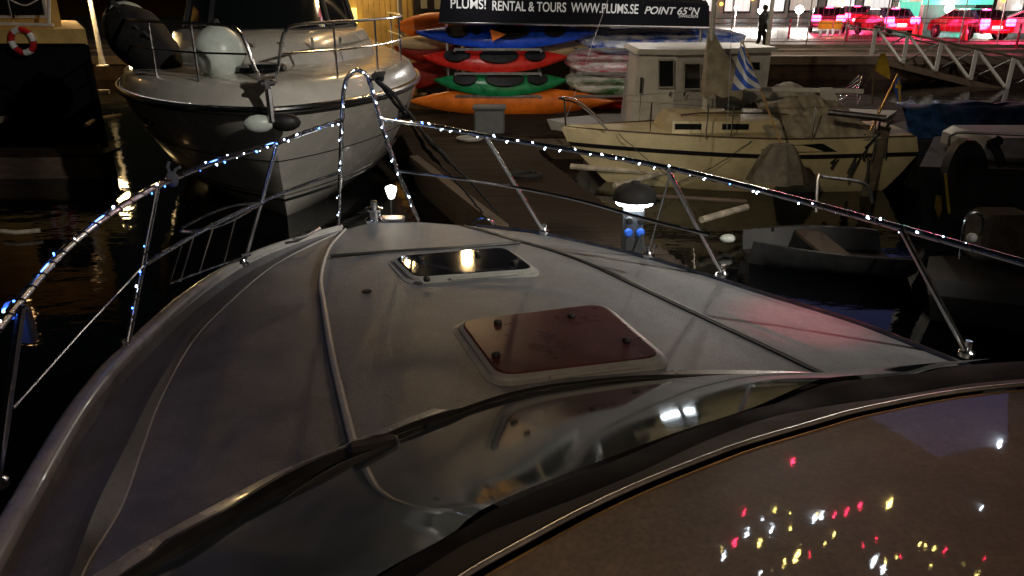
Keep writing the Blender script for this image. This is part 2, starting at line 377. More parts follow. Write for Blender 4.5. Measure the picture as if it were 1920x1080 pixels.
post(G(910, 256, 2.33), G(1020, 435, 1.76)); post(G(1250, 316, 2.28), G(1355, 515, 1.76)); post(G(1690, 430, 2.25), G(1812, 662, 1.76))
post(G(520, 270, 2.33), G(457, 494, 1.76)); post(G(295, 351, 2.30), G(236, 660, 1.76)); post(G(40, 575, 2.27), G(-5, 905, 1.77))
post(G(1258, 320, 2.275), G(1215, 478, 1.76), .005)
# fender basket hanging on the port rail
fb = MB()
fb.tube(spline([G(490, 380, 2.08), G(420, 390, 2.1), G(340, 428, 2.08), G(360, 434, 2.05), G(420, 420, 2.05), G(497, 378, 2.07)], 30), .006, 8)
fb.tube(spline([G(318, 532, 1.83), G(390, 505, 1.82), G(470, 478, 1.81)], 8), .005, 8)
for a, b in (((365, 436), (338, 528)), ((402, 418), (374, 510)), ((444, 398), (420, 492)), ((342, 450), (318, 532))): fb.tube([G(*a, 2.05), G(*b, 1.83)], .0045, 8)
ob('fender_basket', fb, 'chrome', rail)
# windlass
wb = G(703, 416, 1.79)
wl = ob('windlass', MB().lathe(wb, [(.055, 0), (.055, .015), (.035, .03), (.032, .06), (.05, .072), (.05, .08), (.022, .09)], 20), 'chrome', boat)
ob('windlass_drum', MB().lathe(wb+Vector((0, 0, .09)), [(.022, 0), (.018, .02), (.02, .03), (.008, .036)], 14), 'steel_dull', wl)
cl = MB().tube([G(600, 428, 1.80), G(575, 441, 1.81), G(548, 448, 1.80)], .008, 8); ob('cleat', cl, 'chrome', boat)
ob('cleat', MB().tube(spline([G(885, 418, 1.80), G(900, 410, 1.83), G(918, 412, 1.83), G(925, 420, 1.80)], 10), .009, 8), 'chrome', boat)
ob('anchor_roller', MB().box(G(735, 412, 1.79), (.14, .10, .03), bev=.008), 'steel_dull', boat)
# windscreen
gb = [(150, 1150), (262, 1078), (370, 1012), (490, 940), (580, 893), (670, 850), (800, 798), (960, 745), (1100, 722), (1250, 712), (1400, 712), (1530, 716), (1640, 722)]
gz = 1.80
gl = spline([G(a, b, gz) for a, b in gb], 60)
ge = [(560, 1180), (707, 1078), (847, 1000), (892, 962), (992, 915), (1121, 866), (1264, 812), (1411, 764), (1525, 715), (1586, 705), (1696, 697), (1761, 680), (1860, 672)]
# glass rises towards the helm at about 25 degrees
rise = math.tan(R(24.5))
def glass_top(a, b):                    # meets ray with plane rising towards the helm
    r = ray(a, b); base = 2.15
    # z = gz + rise*(base_y(x) - y)
    t = .2
    for k in range(400):
        q = Vector((0, 0, H))+r*t
        yb = min(gl, key=lambda v: abs(v.x-q.x)).y
        if q.z <= gz+rise*max(0, yb-q.y): break
        t += .01
    return q
top_l = spline([G(a, b, 2.36) for a, b in ge], 60)
bot = spline([v for v in gl], 60)
ws = MB(); rings = []
for k in range(9):
    t = k/8; rings.append([p_.lerp(q_, t)+Vector((0, 0, .012*math.sin(math.pi*t))) for p_, q_ in zip(bot, top_l)])
ws.loft([list(reversed(r)) for r in rings])
wsr = ob('windscreen', ws, 'windscreen', boat)
gk = [.012+.010*abs(math.sin(k*.35))*(1 if k < 26 else .25)+(.012 if 4 < k < 20 else 0) for k in range(60)]
ob('windscreen_gasket', MB().tube(step(gl, 0, .006), gk, 8), 'rubber', wsr)
# coaming around the glass
co_out = spline([G(a, b, 1.765) for a, b in [(100, 1130), (238, 1036), (330, 985), (430, 932), (530, 882), (620, 850), (700, 815), (850, 757), (1000, 722), (1180, 704), (1350, 700), (1500, 703), (1700, 715)]], 60)
cm = MB().loft([list(reversed(r)) for r in [co_out, [p_.lerp(q_, .3)+Vector((0, 0, .02)) for p_, q_ in zip(co_out, gl)], [v+Vector((0, 0, .004)) for v in gl], [v+Vector((0, -.03, -.03)) for v in gl]]])
ob('coaming', cm, 'gelcoat', boat)
for k, pts in enumerate([[(662, 845), (700, 838), (760, 815), (790, 806)], [(800, 800), (960, 748), (1150, 714), (1330, 706), (1500, 708)]]):
    ob('wiper_arm', MB().tube(spline([G(a, b, 1.83) for a, b in pts], 20), .008 if k == 0 else .005, 8), 'rubber', wsr)
wp = MB().tube(spline([G(492, 975, 1.90), G(560, 925, 1.90), G(650, 875, 1.88), G(800, 808, 1.85)], 20), [.016*(1-abs(k-9)/14) for k in range(20)], 8)
wp.tube(spline([G(500, 980, 1.91), G(640, 912, 1.91), G(740, 860, 1.88), G(800, 815, 1.86)], 20), .006, 8)
wp.box(G(700, 836, 1.86), (.14, .05, .035), rz=.35, bev=.01)
ob('wiper', wp, 'rubber', wsr)
# cabin roof: black edge, rim, chrome strip, glossy top
e_out = top_l
e_in = spline([G(a, b, 2.40) for a, b in [(640, 1180), (781, 1078), (899, 1006), (1047, 947), (1195, 887), (1320, 828), (1430, 787), (1525, 766), (1688, 742), (1810, 721), (1920, 711), (2060, 702)]], 60)
ch = spline([G(a, b, 2.425) for a, b in [(760, 1160), (877, 1078), (981, 1019), (1099, 956), (1203, 908), (1320, 861), (1403, 831), (1525, 795), (1607, 772), (1770, 740), (1920, 723), (2080, 712)]], 60)
rf = ob('roof', MB().loft([list(reversed(r)) for r in [[v+Vector((0, 0, -.12)) for v in e_out], [v+Vector((0, 0, -.01)) for v in e_out], [p_.lerp(q_, .5)+Vector((0, 0, .012)) for p_, q_ in zip(e_out, e_in)], e_in]]), 'black_soft', boat)
ob('roof_rim', MB().loft([list(reversed(r)) for r in [e_in, [p_.lerp(q_, .5)+Vector((0, 0, .006)) for p_, q_ in zip(e_in, ch)], ch]]), 'roof_rim', rf)
ob('chrome_strip', MB().tube(step(ch, 0, .002), .0036, 8), 'steel_bright', rf)
ch2 = [v+Vector((.006, -.016, .002)) for v in ch]
ob('gold_strip', MB().tube(ch2, .0016, 6), 'brass', rf)
NC = 14; rings = []
apex = Vector((1.5, -.6, 2.50))
for k in range(NC):
    t = k/(NC-1)
    rings.append([Vector((p_.x+(1.0-p_.x)*t*.25+.25*t, p_.y*(1-t)-.6*t, p_.z+.085*math.sin(t*math.pi/2))) for p_ in ch2])
ob('roof_top', MB().loft([list(reversed(r)) for r in rings]), 'roof_glass', rf)

# ---------------------------------------------------------------- fairy lights wound on the rails
def fairy(path, label, nb, blue, seed):
    rn = random.Random(seed)
    t = thing('fairy_lights', label, 'string lights', path[len(path)//2], group='fairy lights on the bow rail')
    pts = []
    for i in range(len(path)*3-2):
        a = path[i//3].lerp(path[min(i//3+1, len(path)-1)], (i % 3)/3); q = i*.75
        pts.append(a+Vector((math.cos(q)*.014, 0, math.sin(q)*.014)))
    ob('cable', MB().tube(pts, .0018, 5), 'rope_black', t)
    for k in range(nb):
        u = (k+rn.random()*.7)/nb*(len(path)-1); i = min(int(u), len(path)-2); a = path[i].lerp(path[i+1], u-i)
        d = Vector((rn.uniform(-.5, .5), -.9, rn.uniform(-1, 1))).normalized()*.019
        bu = MB().ball(a+d, .0034*rn.uniform(.6, 1.25), 8, (1, 1, 1.25))
        ob('bulb', bu, 'led_blue' if rn.random() < blue else 'led_white', t)
    return t
fairy(RT[:78], 'string of white fairy lights wound along the starboard rail in the right half', 42, .12, 1)
pf = fairy(LT[:85], 'string of blue white fairy lights wound along the port rail at left', 52, .5, 2)
for k_ in (16, 28, 52, 66): plight('led_glow', LT[k_]+Vector((.0, -.03, .05)), (.12, .3, 1), .16, .02, pf)
hoop = spline([D(634, 405, 4.10), D(638, 320, 4.10), D(641, 225, 4.10), D(645, 165, 4.10), D(655, 140, 4.10), D(671, 131, 4.10), D(687, 140, 4.10), D(697, 165, 4.10), D(712, 222, 4.10), D(745, 320, 4.10), D(782, 408, 4.10)], 60)
fairy(hoop, 'string of small fairy lights wound around the upright bow hoop', 18, .15, 3)
bt = D(288, 352, 3.2)
fairy([G(293, 352, 2.29).lerp(G(238, 655, 1.8), k/20) for k in range(19)], 'short string of fairy lights hanging down the port stanchion', 6, .4, 4)
# blue lit box at the port rail
q = G(42, 580, 2.24)
cb = thing('control_box', 'blue glowing control box of the fairy lights strapped to the port rail', 'control box', q+Vector((0, 0, -.1)))
ob('case', MB().box(q+Vector((.0, .0, -.045)), (.035, .03, .10), bev=.006), 'ped_grey', cb)
ob('glowing_bag', MB().ball(q+Vector((-.02, -.005, 0)), .028, 10, (1, .8, .9)), 'cyl_blue', cb)
plight('bag_glow', q+Vector((-.05, -.12, .03)), (.05, .2, 1), .35, .03, cb)
ob('indicator', MB().ball(q+Vector((-.02, -.035, .01)), .008, 8), 'led_blue', cb)
# ribbon on port rail
q = LT[38]
tag(ob('ribbon_bow', MB().ball(q, .026, 10, (1, .7, 1.3)).tube([q, q+Vector((-.01, 0, .05)), q+Vector((.0, 0, .07))], .006).tube([q, q+Vector((.02, 0, .04)), q+Vector((.04, 0, .05))], .006), 'canvas_pale'), 'pale cloth ribbon tied on the port rail', 'ribbon')
# bow lantern
q = D(733, 398, 4.35)
ln = thing('bow_lantern', 'small white glowing lantern on a stem behind the windlass', 'lantern', q)
ob('stem', MB().tube([q+Vector((0, 0, -.06)), D(733, 372, 4.35)], .006, 8), 'steel_dull', ln)
q2 = D(734, 372, 4.35)
ob('lamp', MB().lathe(q2, [(.014, 0), (.02, .01), (.034, .055), (.034, .068), (.01, .08)], 14), 'lantern', ln)
# black mooring rope at the hoop
def wob(pts, n, a, seed=0):
    P = spline(pts, n)
    return [v+Vector((noise.noise(v*9+Vector((seed, 0, 0)))*a, noise.noise(v*9+Vector((0, seed+5, 0)))*a, noise.noise(v*9+Vector((0, 0, seed+9)))*a)) for v in P]
mr = thing('mooring_rope', 'black double mooring rope knotted to the bow hoop and led to the pier', 'rope', D(765, 215, 5))
for k, o_ in enumerate((0, 10)):
    ob('rope', MB().tube(wob([D(700, 140+o_*.3, 4.1), D(730+o_, 180, 4.4), D(765+o_, 225, 4.8), D(800+o_*2, 280, 5.6), D(860+o_*2.5, 345, 6.8), D(905+o_*3, 400, 8.4)], 50, .015, k), [.011+.008*(1 if 12 < j < 22 else 0) for j in range(50)], 8), 'rope_black', mr)
for cx_, cy_, dd in ((709, 143, 4.1), (758, 217, 4.75)):
    kn = MB(); P_ = [D(cx_+10*math.sin(k*1.9), cy_+7*math.cos(k*2.7), dd)+Vector((0, .02*math.sin(k*1.3), 0)) for k in range(12)]
    ob('knot', kn.tube(spline(P_, 60), .011, 7), 'rope_black', mr)


# ================================================================ NEIGHBOUR CRUISER
bowp = G(543, 202, 1.75)
ax = Vector((-.27, .963, 0))
cr = thing('cabin_cruiser', 'large white cabin cruiser moored bow on ahead of our bow', 'cabin cruiser', (bowp.x-.22, bowp.y, 0), math.atan2(ax.y, ax.x))
def hb(s, Lb=5.0, B=2.42, p_=2.2, ex=1.0): u = max(0, min(1, s/Lb)); return B*(1-(1-u)**p_)**ex
def level(z, s0, kb, ns=40, L=11):
    pts = []
    for i in range(ns): 
        s = (i/(ns-1))**1.6*L; pts.append(Vector((s+s0*max(0, 1-s/6), kb*hb(s, ex=.98-.34*max(0, min(1, (z-.5)/1.2)))*(.0 if i == 0 else 1), z)))
    return pts
def mir(l): return [Vector((v.x, -v.y, v.z)) for v in l]
lv = [(-.2, 1.9, .0), (.0, 1.55, .55), (.28, 1.25, .72), (.33, 1.22, .76), (.75, .75, .86), (1.25, .33, .95), (1.68, .03, 1.0)]
LV = [level(z, s0, kb) for z, s0, kb in lv]
hm = MB(); hm.loft(LV); hm.loft([list(reversed(mir(l))) for l in LV])
ob('hull', hm, 'hull_white', cr, local=True)
for z, s0, kb, r_ in ((.40, 1.16, .79, .016), (.31, 1.235, .755, .022)):
    l = level(z, s0, kb); 
    ob('boot_stripe', MB().tube(list(reversed(mir(l)))+l[1:], r_, 6), 'stripe_black', cr, local=True)
l = level(1.0, .53, .915); ob('hull_seam', MB().tube(list(reversed(mir(l)))+l[1:], .006, 6), 'rubber', cr, local=True)
l = level(1.72, 0, 1.005)
ob('rub_rail', MB().tube(list(reversed(mir(l)))+l[1:], .035, 8), 'chrome', cr, local=True)
l = level(1.68, .0, 1.0); ob('rub_rail', MB().tube(list(reversed(mir(l)))+l[1:], .03, 8), 'rubber', cr, local=True)
sh = [level(1.76, .02, .99), level(1.93, .16, .955), level(2.0, .28, .91), level(2.02, .5, .82), level(2.06, .9, .5), level(2.08, 1.0, .02)]
def sym(ls): return MB().loft([list(reversed(mir(l)))+l[1:] for l in ls])
dm = sym(sh)
ob('deck', dm, 'hull_white', cr, local=True)
# coachroof with sunk lounge and windscreen
def cro(z, s0, kb, s1=9.):
    pts = []
    for i in range(30):
        u = i/29; s = s0+(s1-s0)*u**1.5; pts.append(Vector((s, kb*1.75*(min(1, u*1.9)**.62 if u > 0 else 0), z)))
    return pts
cs_ = [cro(2.02, 1.9, 1.0), cro(2.25, 2.1, .96), cro(2.42, 2.5, .92), cro(2.47, 3.0, .80), cro(2.50, 3.2, .02)]
cm_ = sym(cs_)
ob('coachroof', cm_, 'hull_white', cr, local=True)
wd = [cro(2.48, 3.4, .86), cro(3.0, 4.3, .80), cro(3.5, 5.4, .7)]
wm = sym(wd)
wsc = ob('windscreen', wm, 'glass_dark', cr, local=True)
fr = MB()
for i in (7, 14, 20): 
    for f_ in (1, -1): fr.tube([Vector((w_[i].x-.01, w_[i].y*f_*1.01, w_[i].z)) for w_ in wd], .05, 6)
fr.tube([Vector((v.x-.02, v.y, v.z)) for v in list(reversed(mir(wd[0])))+wd[0][1:]], .03, 6)
ob('windscreen_frame', fr, 'wall_dark', wsc, local=True)
rfm = [cro(3.5, 5.3, .72), cro(3.6, 5.2, .74), cro(3.66, 5.6, .6), cro(3.68, 6, .02)]
rm = sym(rfm); ob('roof', rm, 'hull_white', cr, local=True)
# deck hatch ring and cushion lines
ob('deck_hatch', MB().lathe((1.25, .12, 2.08), [(.34, 0), (.34, .05), (.30, .07), (.02, .075)], 24), 'glass_dark', cr, local=True)
for yy in (-1.0, -.6, -.2, .2, .6, 1.0): ob('cushion_seam', MB().box((2.22+.14*yy*yy, yy, 2.33), (.03, .04, .2), ry=-.5), 'hatch_frame', cr, local=True)
# portholes
for f_, s in ((1, 2.0), (-1, 2.3)):
    y0 = hb(s, ex=.7)*.955; y1 = hb(s+.4, ex=.7)*.955; a = Vector((s+.25, f_*y0, 1.35)); tdir = Vector((.4, f_*(y1-y0), 0)).normalized()
    nrm = Vector((-tdir.y*-1 if False else -f_*tdir.y*f_, 0, 0))
    nrm = Vector((tdir.y*f_*-1, tdir.x*f_, 0)); nrm.normalize()
    ring = [a+nrm*.035+tdir*math.cos(q)*.24+Vector((0, 0, math.sin(q)*.085)) for q in [2*math.pi*k/24 for k in range(24)]]
    po = ob('porthole', MB().prism(ring, -nrm*.1), 'glass_dark', cr, local=True)
    ob('porthole_rim', MB().tube(ring+[ring[0]], .014, 6), 'chrome', po, local=True)
# cruiser rail (built in place)
def loc(o, v):                          # world -> local of a rotated root
    return Matrix.Rotation(-o.rotation_euler.z, 4, 'Z') @ (Vector(v)-o.location)
def crp(s, f_, h): 
    b = level(2.0, .25, .90); 
    j = min(range(40), key=lambda i: abs(b[i].x-s)); v = b[j].copy(); v.y *= f_; v.z = 2.0+h; return v
crail = None
for f_ in (1, -1):
    pts = [Vector((.02, .10*f_, 2.12)), Vector((.0, .13*f_, 2.2)), Vector((.06, .22*f_, 2.55)), Vector((.15, .34*f_, 2.66))]+[crp(s, f_, .68) for s in (.8, 1.3, 2.0, 3.0, 4.2, 6)]
    o_ = ob('bow_rail', MB().tube(spline(pts, 60), .02, 8), 'chrome', cr, local=True)
    ob('middle_rail', MB().tube(spline([Vector((.02, .2*f_, 2.36))]+[crp(s, f_, .34) for s in (.8, 1.3, 2.0, 3.0, 4.2, 6)], 40), .013, 8), 'chrome', o_, local=True)
    for s in (.75, 1.7, 3.0, 4.4, 5.8):
        ob('stanchion', MB().tube([crp(s, f_, 0), crp(s, f_, .68)], .014, 8), 'chrome', o_, local=True)
ob('bow_roller', MB().box((-.02, 0, 2.06), (.45, .18, .07), bev=.02).box((.05, .1, 2.1), (.3, .02, .12)).box((.05, -.1, 2.1), (.3, .02, .12)), 'steel_dull', cr, local=True)
an = ob('anchor', MB().tube([Vector((-.1, 0, 2.06)), Vector((-.22, 0, 1.98)), Vector((-.25, 0, 1.62))], .04, 8).box((-.2, 0, 1.85), (.10, .06, .5)), 'steel_dull', cr, local=True)
for f_ in (1, -1): ob('fluke', MB().ball((-.2, .15*f_, 1.60), .17, 12, (.5, 1.05, .62)), 'fender' if f_ > 0 else 'rubber', an, local=True)
# ball fenders, bundle on deck
for (px, py, d, rr, lb) in ((412, 104, 10.1, .32, 'white ball fender on the cruiser foredeck behind its rail'), (240, 52, 12.6, .38, 'white ball fender high at the corner of the cruiser rail')):
    q = D(px, py, d); q.z = max(q.z, 2.0+rr*.95) if d < 11 else q.z
    t = thing('ball_fender', lb, 'fender', q+Vector((0, 0, -rr)), group='ball fenders on the cruiser')
    ob('ball', MB().ball(q, rr, 24, (1, 1, 1.05)), 'fender', t)
    ob('eye', MB().lathe(q+Vector((0, 0, rr*1.0)), [(.06, 0), (.05, .06), (.03, .09)], 10), 'rubber', t)
bq = [(225, 30, 12.0), (250, 60, 11.8), (285, 95, 11.4), (330, 125, 11)]
bm_ = MB(); pts = spline([D(*a) for a in bq], 14)
bm_.tube([v+Vector((0, 0, 0)) for v in pts], [.22, .3, .36, .4, .42, .42, .4, .38, .36, .34, .3, .25, .18, .08], 12)
for j in range(6): a = pts[j*2]; bm_.tube([a+Vector((-.3, 0, .2)), a+Vector((-.1, -.2, .35)), a+Vector((.1, -.1, .1))], .02)
tag(ob('canvas_bundle', bm_, 'canvas_black'), 'black canvas bundle lashed on the cruiser foredeck at left', 'canvas bundle')

# ================================================================ PIER AND SURROUNDINGS
pz = .5
def deckpoly(name, poly, z, th, label, cat, matn='plank', pw=.16, along=None):
    t = thing(name, label, cat, (sum(p[0] for p in poly)/len(poly), sum(p[1] for p in poly)/len(poly), 0))
    ys = [p[1] for p in poly]; y = min(ys); pl = MB()
    def xr(yy):
        xs = []
        for i in range(len(poly)):
            a, b = poly[i], poly[(i+1) % len(poly)]
            if (a[1]-yy)*(b[1]-yy) <= 0 and a[1] != b[1]: xs.append(a[0]+(b[0]-a[0])*(yy-a[1])/(b[1]-a[1]))
        return (min(xs), max(xs)) if len(xs) > 1 else None
    while y < max(ys)-pw*.5:
        r_ = xr(y+pw/2)
        if r_: pl.box(((r_[0]+r_[1])/2, y+pw/2, z-th/2+random.uniform(-.004, .004)), (r_[1]-r_[0], pw*.93, th))
        y += pw
    ob('planking', pl, matn, t, smooth=False)
    fl = MB(); c = Vector((sum(p[0] for p in poly)/len(poly), sum(p[1] for p in poly)/len(poly), 0))
    pb = [c+(Vector((p[0], p[1], 0))-c)*.97 for p in poly]
    fl.loft([[Vector((p.x, p.y, -.3)) for p in pb], [Vector((p.x, p.y, z-th-.003)) for p in pb]], close=True, caps=True)
    ob('float', fl, 'timber', t, smooth=False)
    return t
pier = deckpoly('wooden_pier', [(1.9, 6.2), (.5, 12.4), (.3, 14.4), (-2.1, 14.4), (-1.55, 12.0), (-.15, 8.3), (.75, 6.2)], pz, .06, 'brown plank pier leading from our bow towards the kayak racks', 'pier')
kp = deckpoly('wooden_pontoon', [(-3.2, 14.45), (9.5, 14.45), (9.5, 20.5), (-3.2, 20.5)], pz, .06, 'wide brown plank pontoon carrying the kayak racks', 'pontoon')
ed = MB().box((-.85, 10.1, pz+.035), (.14, 4.2, .07), rz=R(20.8)); ob('edge_beam', ed, 'timber', pier, smooth=False)
# shore power pedestal
q = G(1182, 478, pz); q = Vector((1.25, q.y, pz))
q = G(1183, 478, pz)
pe = thing('power_pedestal', 'grey shore power pedestal with glowing ring under its dark cap on the pier', 'power pedestal', q)
hp = 0.68
ob('column', MB().box(q+Vector((0, 0, hp*.38)), (.2, .16, hp*.76), bev=.03), 'post_dark', pe)
ob('cap', MB().lathe(q+Vector((0, 0, hp*.86)), [(.18, -.01), (.215, .0), (.22, .04), (.195, .10), (.13, .15), (.05, .17), (.04, .19), (.01, .195)], 24), 'canvas_black', pe)
ob('light_ring', MB().lathe(q+Vector((0, 0, hp*.745)), [(.12, .03), (.18, .04), (.20, .085), (.1, .086)], 24), 'ring_white', pe)
for k, dx in enumerate((-.055, .065)):
    so_ = ob('socket', MB().lathe(q+Vector((dx, -.10, .40)), [(.042, 0), (.042, .02), (.03, .03), (.005, .031)], 14, axis=(0, -1, 0)), 'rubber', pe)
    ob('socket', MB().lathe(q+Vector((dx, -.10, .27)), [(.045, 0), (.034, .02), (.026, .035), (.005, .036)], 14, axis=(0, -1, .2)), 'socket_blue', pe)
ob('cable', MB().tube(wob([q+Vector((.065, -.13, .27)), q+Vector((.12, -.25, .05)), q+Vector((.2, -.1, .02)), q+Vector((.3, .3, .01))], 20, .02), .012), 'rubber', pe)
for k, (px, py, lb) in enumerate(((985, 330, 'coil of dark rope lying on the pier planks near the middle'), (880, 262, 'coil of pale rope lying beside the grey storage box'))):
    q_ = G(px, py, pz+.02); cp = []
    for j in range(90): t_ = j*.35; cp.append(q_+Vector((math.cos(t_)*(.10+.0017*j+.01*math.sin(j)), math.sin(t_)*(.10+.0017*j), .012+.03*abs(math.sin(j*.09)))))
    tag(ob('rope_coil', MB().tube(cp, .012, 6), 'rope_black' if k == 0 else 'canvas_pale'), lb, 'rope')
# storage box on the pier
q = G(918, 250, pz)
bx_ = thing('storage_box', 'pale grey box with a lid standing on the pier below the orange kayak', 'storage box', q)
ob('case', MB().box(q+Vector((0, 0, .24)), (.58, .4, .46), bev=.03), 'ped_grey', bx_); ob('lid', MB().box(q+Vector((0, 0, .50)), (.64, .46, .06), bev=.02), 'ped_grey', bx_)

# ---------------------------------------------------------------- kayaks
def kayak(matn, label, loc_, L, roll, yaw, cover=None, group='kayaks on the racks', parts=True, W=.31):
    t = thing('kayak', label, 'kayak', loc_, group=group, rot=(roll, 0, yaw))
    rings = []; wrap = matn.startswith('wrap'); N = 90 if wrap else 26
    for i in range(N+1):
        u = -1+2*i/N; wv = W*(1-abs(u)**2.1)**.85+.004; zz = .06*u*u*2.2; x = u*L/2
        cs = [(-1, .0), (-.85, .07), (-.45, .13), (0, .155), (.45, .13), (.85, .07), (1, 0), (.8, -.1), (.4, -.155), (0, -.17), (-.4, -.155), (-.8, -.1)]
        hz = .35+.65*(1-abs(u)**3)
        if wrap:
            wv = W*(1-abs(u)**3.2)**.6+.01; rg = []
            for q_ in range(30):
                t_ = 2*math.pi*q_/30; rr_ = 1+.22*noise.noise(Vector((x*2.2, t_*1.2, L)))+.14*abs(noise.noise(Vector((x*5+t_*2, t_*2.5, L+3))))
                rg.append(Vector((x+.04*math.sin(t_*3+x*4), math.cos(t_)*wv*rr_, zz-.0+math.sin(t_)*.17*hz*rr_)))
            rings.append(rg); continue
        rings.append([Vector((x, a*wv, zz+b*hz)) for a, b in cs])
    hull = ob('hull', MB().loft(rings, close=True, caps=True), matn, t, local=True)
    if parts:
        ring = [Vector((.1+.42*math.cos(q), .17*math.sin(q), .185)) for q in [2*math.pi*k/20 for k in range(20)]]
        ck = ob('cockpit', MB().prism(ring, (0, 0, -.09)), 'hatch_black', t, local=True)
        ob('coaming', MB().tube(ring+[ring[0]], .015, 6), 'rubber', ck, local=True)
        for x, r_ in ((-1.15, .2), (1.2, .18)):
            ob('hatch_cover', MB().add([], []).prism([Vector((x*L/4.3+r_*1.3*math.cos(q), r_*.75*math.sin(q), .215)) for q in [2*math.pi*k/18 for k in range(18)]], (0, 0, -.14)), 'hatch_black', t, local=True)
        ob('hatch_cover', MB().prism([Vector((-.62+.1*math.cos(q), .08*math.sin(q), .19)) for q in [2*math.pi*k/14 for k in range(14)]], (0, 0, -.06)), 'hatch_black', t, local=True)
    return t
def kat(px0, px1, py, d, matn, label, roll=R(52), tilt=0, **k):
    a = D(px0, py, d); b = D(px1, py+tilt, d); c = (a+b)/2; L = (b-a).length
    t = kayak(matn, label, c, L, roll, 0, **k); return t
kat(782, 1112, 66, 17.3, 'kayak_blue', 'blue kayak with orange cockpit cushion on the top arms of the rack', tilt=4)
kat(793, 1062, 112, 17.2, 'kayak_red', 'red kayak deck outwards in the middle of the rack', tilt=3)
kat(815, 1062, 156, 17.1, 'kayak_green', 'green kayak above the long orange one', tilt=2)
kat(765, 1150, 188, 17.1, 'kayak_orange', 'long orange kayak on its side lowest on the rack', roll=R(85), parts=False, tilt=4)
kat(742, 905, 50, 18.0, 'kayak_orange', 'orange kayak tucked behind the blue one at the top', roll=R(80), parts=False)
kat(735, 858, 80, 17.7, 'kayak_cream', 'cream kayak end pointing out beside the cruiser rail', roll=R(95), parts=False, W=.16)
kat(740, 862, 90, 17.9, 'kayak_dark_red', 'dark red kayak below the cream one', roll=R(80), parts=False)
kat(740, 845, 136, 17.9, 'kayak_dark_red', 'dark red kayak end beside the green kayak', roll=R(80), parts=False, tilt=10)
kat(1012, 1110, 90, 17.8, 'kayak_cream', 'tan kayak end at the right of the blue kayak', roll=R(95), parts=False, W=.2, tilt=8)
kat(1080, 1210, 185, 17.9, 'kayak_red', 'red kayak lying low left of the wheelhouse boat', roll=R(80), parts=False)
kat(1085, 1392, 78, 17.6, 'wrap_blue', 'blue kayak wrapped in clear plastic at the right top of the rack', roll=R(45), parts=False, group='plastic wrapped kayaks', W=.36)
kat(1058, 1300, 118, 17.5, 'wrap_pink', 'pink and white plastic wrapped kayak on the middle right arms', roll=R(45), parts=False, group='plastic wrapped kayaks', W=.36)
kat(1060, 1290, 155, 17.4, 'wrap_green', 'green kayak half wrapped in whitish plastic on the lower right arms', roll=R(45), parts=False, group='plastic wrapped kayaks', W=.34)
c = D(938, 66, 17.05)
tag(ob('cushion', MB().prism([c+Vector((-.22, -.05, .13)), c+Vector((.12, -.05, .02)), c+Vector((-.16, -.05, -.12))], (0, -.08, 0)), 'kayak_orange'), 'orange triangular cushion in the blue kayak cockpit', 'cushion')
for pxs, lb, yy in (((858, 1012), 'steel kayak rack with the red, green and blue kayaks', 0), ((1075, 1295), 'steel kayak rack with the plastic wrapped kayaks', 0)):
    a, b = D(pxs[0], 100, 17.9), D(pxs[1], 100, 17.9)
    t = thing('kayak_rack', lb, 'rack', ((a.x+b.x)/2, 17.9, pz), group='kayak racks')
    for x in (a.x, b.x):
        ob('post', MB().box((x, 18.15, pz+1.15), (.08, .08, 2.3)), 'steel_dull', t, smooth=False)
    for py in (89, 134, 176):
        z = D(900, py, 17.1).z
        ob('arm', MB().box(((a.x+b.x)/2, 16.95, z-.03), (b.x-a.x, .05, .05)).box((a.x, 17.6, z-.06), (.05, 1.3, .05)).box((b.x, 17.6, z-.06), (.05, 1.3, .05)), 'steel_dull', t, smooth=False)
# banner
a, b = D(828, -14, 16.4), D(1330, 10, 16.9); c, d_ = D(822, 42, 16.4), D(1330, 52, 16.9)
def txt(body, size, parent, origin, xd, zd, matn='sign_white', bold=.012, shear=0, width=None):
    cu = bpy.data.curves.new('lettering', 'FONT'); cu.body = body; cu.size = size; cu.extrude = .004; cu.offset = bold; cu.shear = shear
    o_ = bpy.data.objects.new('tmp', cu); C.objects.link(o_); bpy.context.view_layer.update()
    me = bpy.data.meshes.new_from_object(o_.evaluated_get(bpy.context.evaluated_depsgraph_get()))
    xs = [v.co.x for v in me.vertices]; sx = (width/(max(xs)-min(xs))) if width else 1; x0 = min(xs)
    mb = MB(); yn = Vector(xd).cross(Vector(zd)).normalized()
    mb.add([Vector(origin)+Vector(xd)*(v.co.x-x0)*sx+Vector(zd)*v.co.y+yn*(v.co.z+.006) for v in me.vertices], [tuple(p_.vertices) for p_ in me.polygons])
    bpy.data.objects.remove(o_); return ob('lettering', mb, matn, parent, smooth=False)
xd = (b-a).normalized(); xd = Vector((xd.x, xd.y, (D(1310, 22, 16.9)-D(850, 10, 16.4)).z/(D(1310, 22, 16.9)-D(850, 10, 16.4)).length)).normalized()
yn = xd.cross(Vector((0, 0, 1))).normalized(); zd = yn.cross(xd).normalized(); zd = zd if zd.z > 0 else -zd
bn = thing('banner', 'long black banner with white lettering hung above the kayak racks', 'banner', (a+d_)/2)
ob('cloth', MB().prism([c, d_, b, a], (0, .06, 0)), 'sign_black', bn, smooth=False)
ob('eaves_bar', MB().tube([c+Vector((0, -.02, 0)), d_+Vector((0, -.02, 0))], .025), 'chrome', bn)
def bp_(px, py, base=None): 
    u = (px-828)/(1330-828); return D(px, py, 16.4+.5*u)
